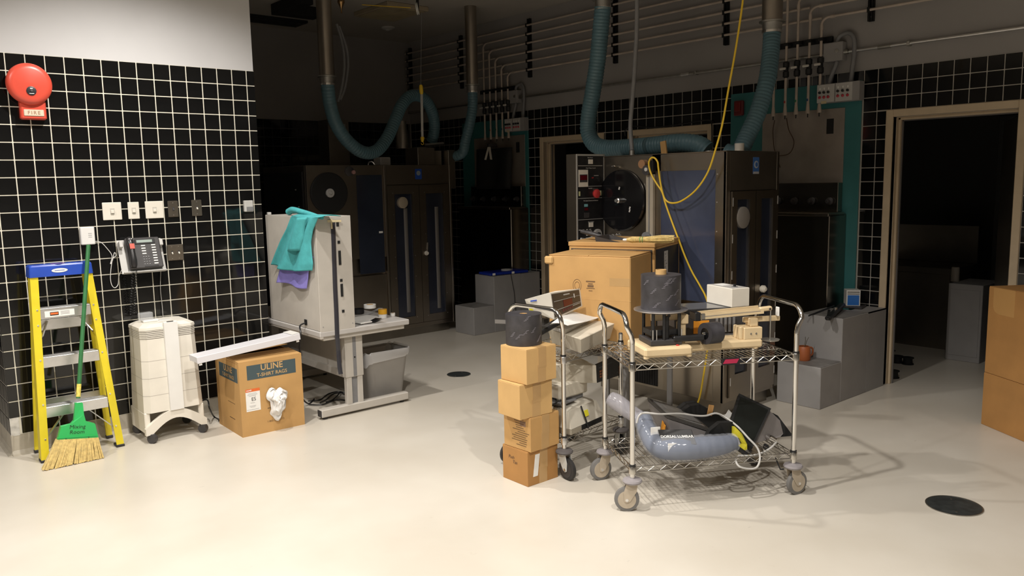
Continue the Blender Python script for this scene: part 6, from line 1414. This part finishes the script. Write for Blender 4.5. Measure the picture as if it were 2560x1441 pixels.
# ================================================================ BIG CARTONS ON A LOW TABLE
TA = R(22)
FT = Frame((3.69, 3.225), TA)        # origin at the near right lower corner of the brown carton; ex runs back-right, ey back-left
ZTB = .615
t = thing('low_table', 'low grey table under the big cartons behind the carts', 'table', tuple(FT.w(.5, .27, 0)), TA)
B().obox(FT.w(.475, .27, ZTB-.02), (1.0, .58, .03), FT.R, .004).build('top', grey_b, t)
for x_ in (.01, .94):
    for y_ in (.03, .51): B().obox(FT.w(x_, y_, (ZTB-.035)/2), (.035, .035, ZTB-.035), FT.R, .003).build('leg', grey_b, t)
t = thing('brown_carton', 'large plain brown carton with a round stamp, behind the rear cart', 'carton', tuple(FT.w(.2, .27, ZTB)), TA)
def lbt(x0, y0, z0, x1, y1, z1, name, m, parent, bv=.002): return B().obox(FT.w((x0+x1)/2, (y0+y1)/2, (z0+z1)/2), (x1-x0, y1-y0, z1-z0), FT.R, bv).build(name, m, parent)
HB = 1.205
lbt(0, 0, ZTB-.004, .405, .545, HB-.006, 'carton_body', kraft, t, .006)
lbt(.002, .002, HB-.006, .403, .272, HB, 'flap', kraft, t); lbt(.002, .274, HB-.006, .403, .543, HB, 'flap', kraft, t)
b = B(); cc_ = FT.w(-.004, .54, HB-.035); b.obox(cc_, (.02, .06, .05), FT.R, .009); b.build('torn_corner', kraft3, t)
nrm = -FT.ex; rgt = -FT.ey
so_ = FT.w(-.0005, .35, HB-.19)
def stamp(c, r):
    b = B(); n = 24
    for rr_ in (r, r*.62):
        vs = []
        for i in range(n):
            a = 2*math.pi*i/n
            for q in (rr_, rr_-.003): vs.append(c+rgt*(q*.72*math.cos(a))+Vector((0, 0, q*math.sin(a)))+nrm*.0006)
        b.add(vs, [(2*i, 2*((i+1) % n), 2*((i+1) % n)+1, 2*i+1) for i in range(n)])
    return b.build('round_stamp', ink_b, t, kind='stuff')
stamp(so_, .04)
for k, (w_, h_) in enumerate(((.06, .008), (.03, .006), (.04, .014), (.055, .004), (.025, .004))): plate(so_+rgt*.09+Vector((0, 0, .028-.0145*k)), rgt, ZW, w_, h_, .0006, 'print_line', ink_b, t, bv=0)
plate(FT.w(0, .27, .93), rgt, ZW, .543, .002, .0008, 'crease', kraft3, t, bv=0); plate(FT.w(0, .07, HB-.16), rgt, ZW, .13, .05, .0006, 'tape', tapeb, t, bv=0)
# black panelled carton
t = thing('black_carton', 'wide carton with black printed panels and kraft edges behind the brown carton', 'carton', tuple(FT.w(.72, .28, ZTB)), TA)
HK = 1.255
lbt(.41, -.02, ZTB-.004, .985, .58, HK-.03, 'carton_body', kraft, t, .003); lbt(.405, -.025, HK-.03, .99, .585, HK, 'lid', kraft, t, .004)
bp_ = mat('black_print', (.018, .016, .015), .45)
pr_ = -FT.ey
plate(FT.w(.70, -.02, (ZTB+HK-.03)/2), FT.ex, ZW, .53, HK-.03-ZTB-.03, .001, 'printed_panel', bp_, t, bv=0)
plate(FT.w(.41, .28, (1.02+HK-.04)/2), pr_, ZW, .57, HK-.04-1.02-.01, .001, 'printed_panel', mat('grey_print', (.045, .042, .04), .5), t, bv=0); plate(FT.w(.41, .28, (ZTB+.99)/2), pr_, ZW, .57, .99-ZTB-.03, .001, 'printed_panel', mat('grey_print', (.045, .042, .04)), t, bv=0)
lb_ = plate(FT.w(.66, -.021, HK-.17), FT.ex, ZW, .085, .20, .001, 'paper_label', mat('label_grey', (.52, .50, .48), .6, noise=.1, scale=30), t, bv=0)
for k in range(7): plate(FT.w(.64+rnd.uniform(-.01, .03), -.0225, HK-.09-.022*k), FT.ex, ZW, rnd.uniform(.01, .035), .006, .0006, 'print_line', mgrey, lb_, bv=0)
plate(FT.w(.80, -.021, .87), FT.ex, ZW, .07, .035, .001, 'yellow_sticker', sticker_y, t, bv=0); plate(FT.w(.82, -.021, .92), FT.ex, ZW, .06, .03, .001, 'print_block', mat('brown_print', (.14, .05, .02), .6), t, bv=0)
# dustpan and whisk on top
t = thing('dustpan', 'black plastic dustpan lying on the brown carton', 'dustpan', tuple(FT.w(.30, .22, HB)), TA)
dq = [atz(u, v, HB+.002) for u, v in ((1493, 622), (1567, 625))]
dd = (dq[1]-dq[0]).normalized(); de = Vector((-dd.y, dd.x, 0)); Wp = (dq[1]-dq[0]).length
def dp_(x, y, z): return dq[0]+dd*x+de*y+Vector((0, 0, z))
b = B(); h1, h0 = .085, .012; dep = .17
out = [dp_(0, 0, 0), dp_(Wp, 0, 0), dp_(Wp+.01, dep, 0), dp_(-.01, dep, 0)]; top = [dp_(-.012, -.012, h1), dp_(Wp+.02, .0, h0+.025), dp_(Wp+.02, dep+.01, h0+.025), dp_(-.02, dep+.012, h1)]
inn = [dp_(.006, .006, .006), dp_(Wp-.004, .006, .006), dp_(Wp, dep-.006, .006), dp_(.004, dep-.006, .006)]; tin = [dp_(-.004, -.004, h1-.002), dp_(Wp+.012, .006, h0+.022), dp_(Wp+.012, dep+.002, h0+.022), dp_(-.01, dep+.004, h1-.002)]
loft(b, [out, top, tin, inn], True, True); b.build('pan', dgrey, t)
B().tube(spline([dp_(-.01, dep*.5, h1-.01), dp_(-.09, dep*.55, h1+.005), dp_(-.19, dep*.6, h1+.022)], 5), [.014]*4+[.017]*4+[.013]*3, 10).build('handle', dgrey, t, smooth=50)
t = thing('whisk_broom', 'straw whisk broom lying on the black panelled carton', 'whisk', tuple(FT.w(.62, .1, HK)), TA)
a = atz(1567, 598, HK+.035); e = atz(1683, 600, HK+.03); e.z = HK+.035; a.z = HK+.03
bb = B(); ax = (e-a).normalized(); sd_ = Vector((-ax.y, ax.x, 0)); rnd = random.Random(11)
for i in range(120):
    aa = rnd.uniform(0, 6.283); r0 = rnd.uniform(.3, 1); c0, s0 = math.cos(aa)*r0, math.sin(aa)*r0; Lq = rnd.uniform(.9, 1.03)
    pts = []
    for f, ww in ((0, .009), (.12, .022), (.27, .019), (.33, .016), (.5, .022), (.75, .030), (Lq, .027)):
        pts.append(a.lerp(e, f)+sd_*(c0*ww*1.25)+Vector((0, 0, max(-.028, s0*ww*.85))))
    bb.tube(pts, .0024, 4, caps=False)
bb.build('straw', straw, t, smooth=60, kind='stuff')
for f in (.29, .34): B().tube([a.lerp(e, f)+sd_*(.022*math.cos(q))+Vector((0, 0, .018*math.sin(q))) for q in [k*.5236 for k in range(12)]], .002, 5, closed=True).build('binding', mat('green_twine', (.15, .4, .12), .7), t)
B().lathe([(.006, 0), (.009, .008), (.009, .03)], a-ax*.025, ax, 10).build('end_cap', white_p, t, smooth=40)

# ================================================================ CARTONS AT THE RIGHT EDGE
p0, p1 = atz(2452, 1060, 0), atz(2560, 1106, 0); ang = math.atan2((p1-p0).y, (p1-p0).x)
for n, (z0, z1, off, lab) in enumerate(((0, .355, 0, 'lower brown carton of the pair at the right edge'), (.357, .93, .004, 'upper brown carton of the pair at the right edge, clear tape on it'))):
    t = thing('tall_carton', lab, 'carton', (p0.x, p0.y, z0), ang, 'two cartons at the right edge')
    b = B(); b.box(off, .0, 0, .62, .5, z1-z0-.004, .003); b.build('carton_body', kraft2, t, local=True)
    B().box(.002+off, .002, z1-z0-.004, .62, .249, z1-z0, .001).build('flap', kraft2, t, local=True); B().box(.002+off, .251, z1-z0-.004, .62, .498, z1-z0, .001).build('flap', kraft2, t, local=True)
    if n:
        for q in t.children: pass
        lp_ = [(.05, .52), (.05, .45), (.065, .415), (.10, .40), (.24, .40), (.24, .57), (.05, .57)]
        # clear tape on the visible long face (the face at y = .0 looks toward the camera side)
        b = B(); b.prism(lp_, (0, .0, 0), (1, 0, 0), (0, 0, 1), (0, -1, 0), 0, .0008); b.build('tape', mat('clear_tape', (.50, .28, .10), .2), t, local=True)
        b = B(); b.prism(lp_, (0, .5, 0), (1, 0, 0), (0, 0, 1), (0, 1, 0), 0, .0008); b.build('tape', mat('clear_tape', (.50, .28, .10)), t, local=True)
# ================================================================ THE DARK ROOM BEYOND THE OPEN DOORWAY
t = thing('grey_cabinet', 'grey cabinet with a tin on top in the dark doorway', 'cabinet', (7.8, 2.9, 0))
a, c = atx(2372, 708, 7.6), atx(2458, 722, 7.6)
B().box(7.6, c.y, 0, 8.05, a.y, a.z, .004).build('body', grey_b, t); B().box(7.596, c.y+.02, .05, 7.6, a.y-.02, a.z-.05, .001).build('door', grey_b, t)
q = atx(2388, 690, 7.75); o = B().lathe([(.035, a.z), (.035, a.z+.12), (.03, a.z+.13)], (7.75, q.y, .001), n=18).build('tin', mat('tin_pale', (.3, .27, .23), .5), None, smooth=30); tag(o, 'pale tin standing on the grey cabinet in the dark doorway', 'tin')
t = thing('steel_sink', 'steel sink unit in the dark room beyond the doorway', 'sink', (8.3, 3.6, 0))
B().box(8.0, 3.05, 0, 8.6, 3.9, .72, .005).build('base', steel_d, t); B().box(7.97, 3.02, .72, 8.63, 3.95, .78, .004).build('rim', steel_d, t); B().box(8.55, 3.02, .78, 8.6, 3.95, 1.15, .004).build('splash_back', steel_d, t)
t = thing('tall_locker', 'tall dark locker at the back of the dark room', 'locker', (8.9, 2.6, 0))
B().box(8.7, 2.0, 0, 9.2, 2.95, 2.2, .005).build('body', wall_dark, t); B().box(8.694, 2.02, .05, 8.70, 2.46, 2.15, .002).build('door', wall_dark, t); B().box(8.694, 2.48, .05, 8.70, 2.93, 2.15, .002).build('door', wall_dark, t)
# stainless door leaf swung into the dark room
t = thing('door_leaf', 'stainless door leaf swung open inside the open doorway', 'door', (6.5, 2.03, 0))
a = atx(2483, 500, 6.95)
B().bar((6.475, 2.05, 1.04), (7.25, 2.40, 1.04), .045, 2.04, up=(0, 0, 1)).build('leaf', steel_d, t); B().bar((7.1, 2.31, 1.05), (7.1, 2.25, 1.05), .03, .03).build('handle', zinc, t)
sp = [((2223, 892), 'black film spool farthest left inside the dark doorway'), ((2243, 907), 'black film spool in the middle of three by the doorway'), ((2269, 911), 'black film spool on the right of three by the doorway'), ((2232, 945), 'black film spool nearest the threshold of the doorway')]
for (u, v), lab in sp:
    p = atz(u, v, 0); t = thing('film_spool', lab, 'spool', tuple(p), 0, 'black film spools on the floor')
    B().cyl((p.x, p.y, .0), (p.x, p.y, .007), .05, 20).build('flange', black_m, t, smooth=30); B().cyl((p.x, p.y, .007), (p.x, p.y, .055), .038, 20).build('core', black_m, t, smooth=30); B().cyl((p.x, p.y, .055), (p.x, p.y, .062), .05, 20).build('flange', black_m, t, smooth=30)
p = atz(2395, 865, 0); t = thing('black_bucket', 'small black bucket before the grey cabinet in the dark room', 'bucket', tuple(p))
B().lathe([(.05, 0), (.065, .12), (.068, .125), (.06, .12), (.047, .008)], p, n=24, caps=True).build('pail', black_m, t, smooth=40); B().tube([p+Vector((.066*math.cos(q), 0, .12+.05*math.sin(q))) for q in [math.pi*k/8 for k in range(9)]], .003, 6).build('bail', black_m, t, smooth=50)
o = B().bar(atz(2285, 858, .02), atz(2400, 872, .02), .04, .04).build('floor_batten', mat('batten', (.35, .30, .24), .6)); tag(o, 'pale batten lying on the floor of the dark room', 'batten')
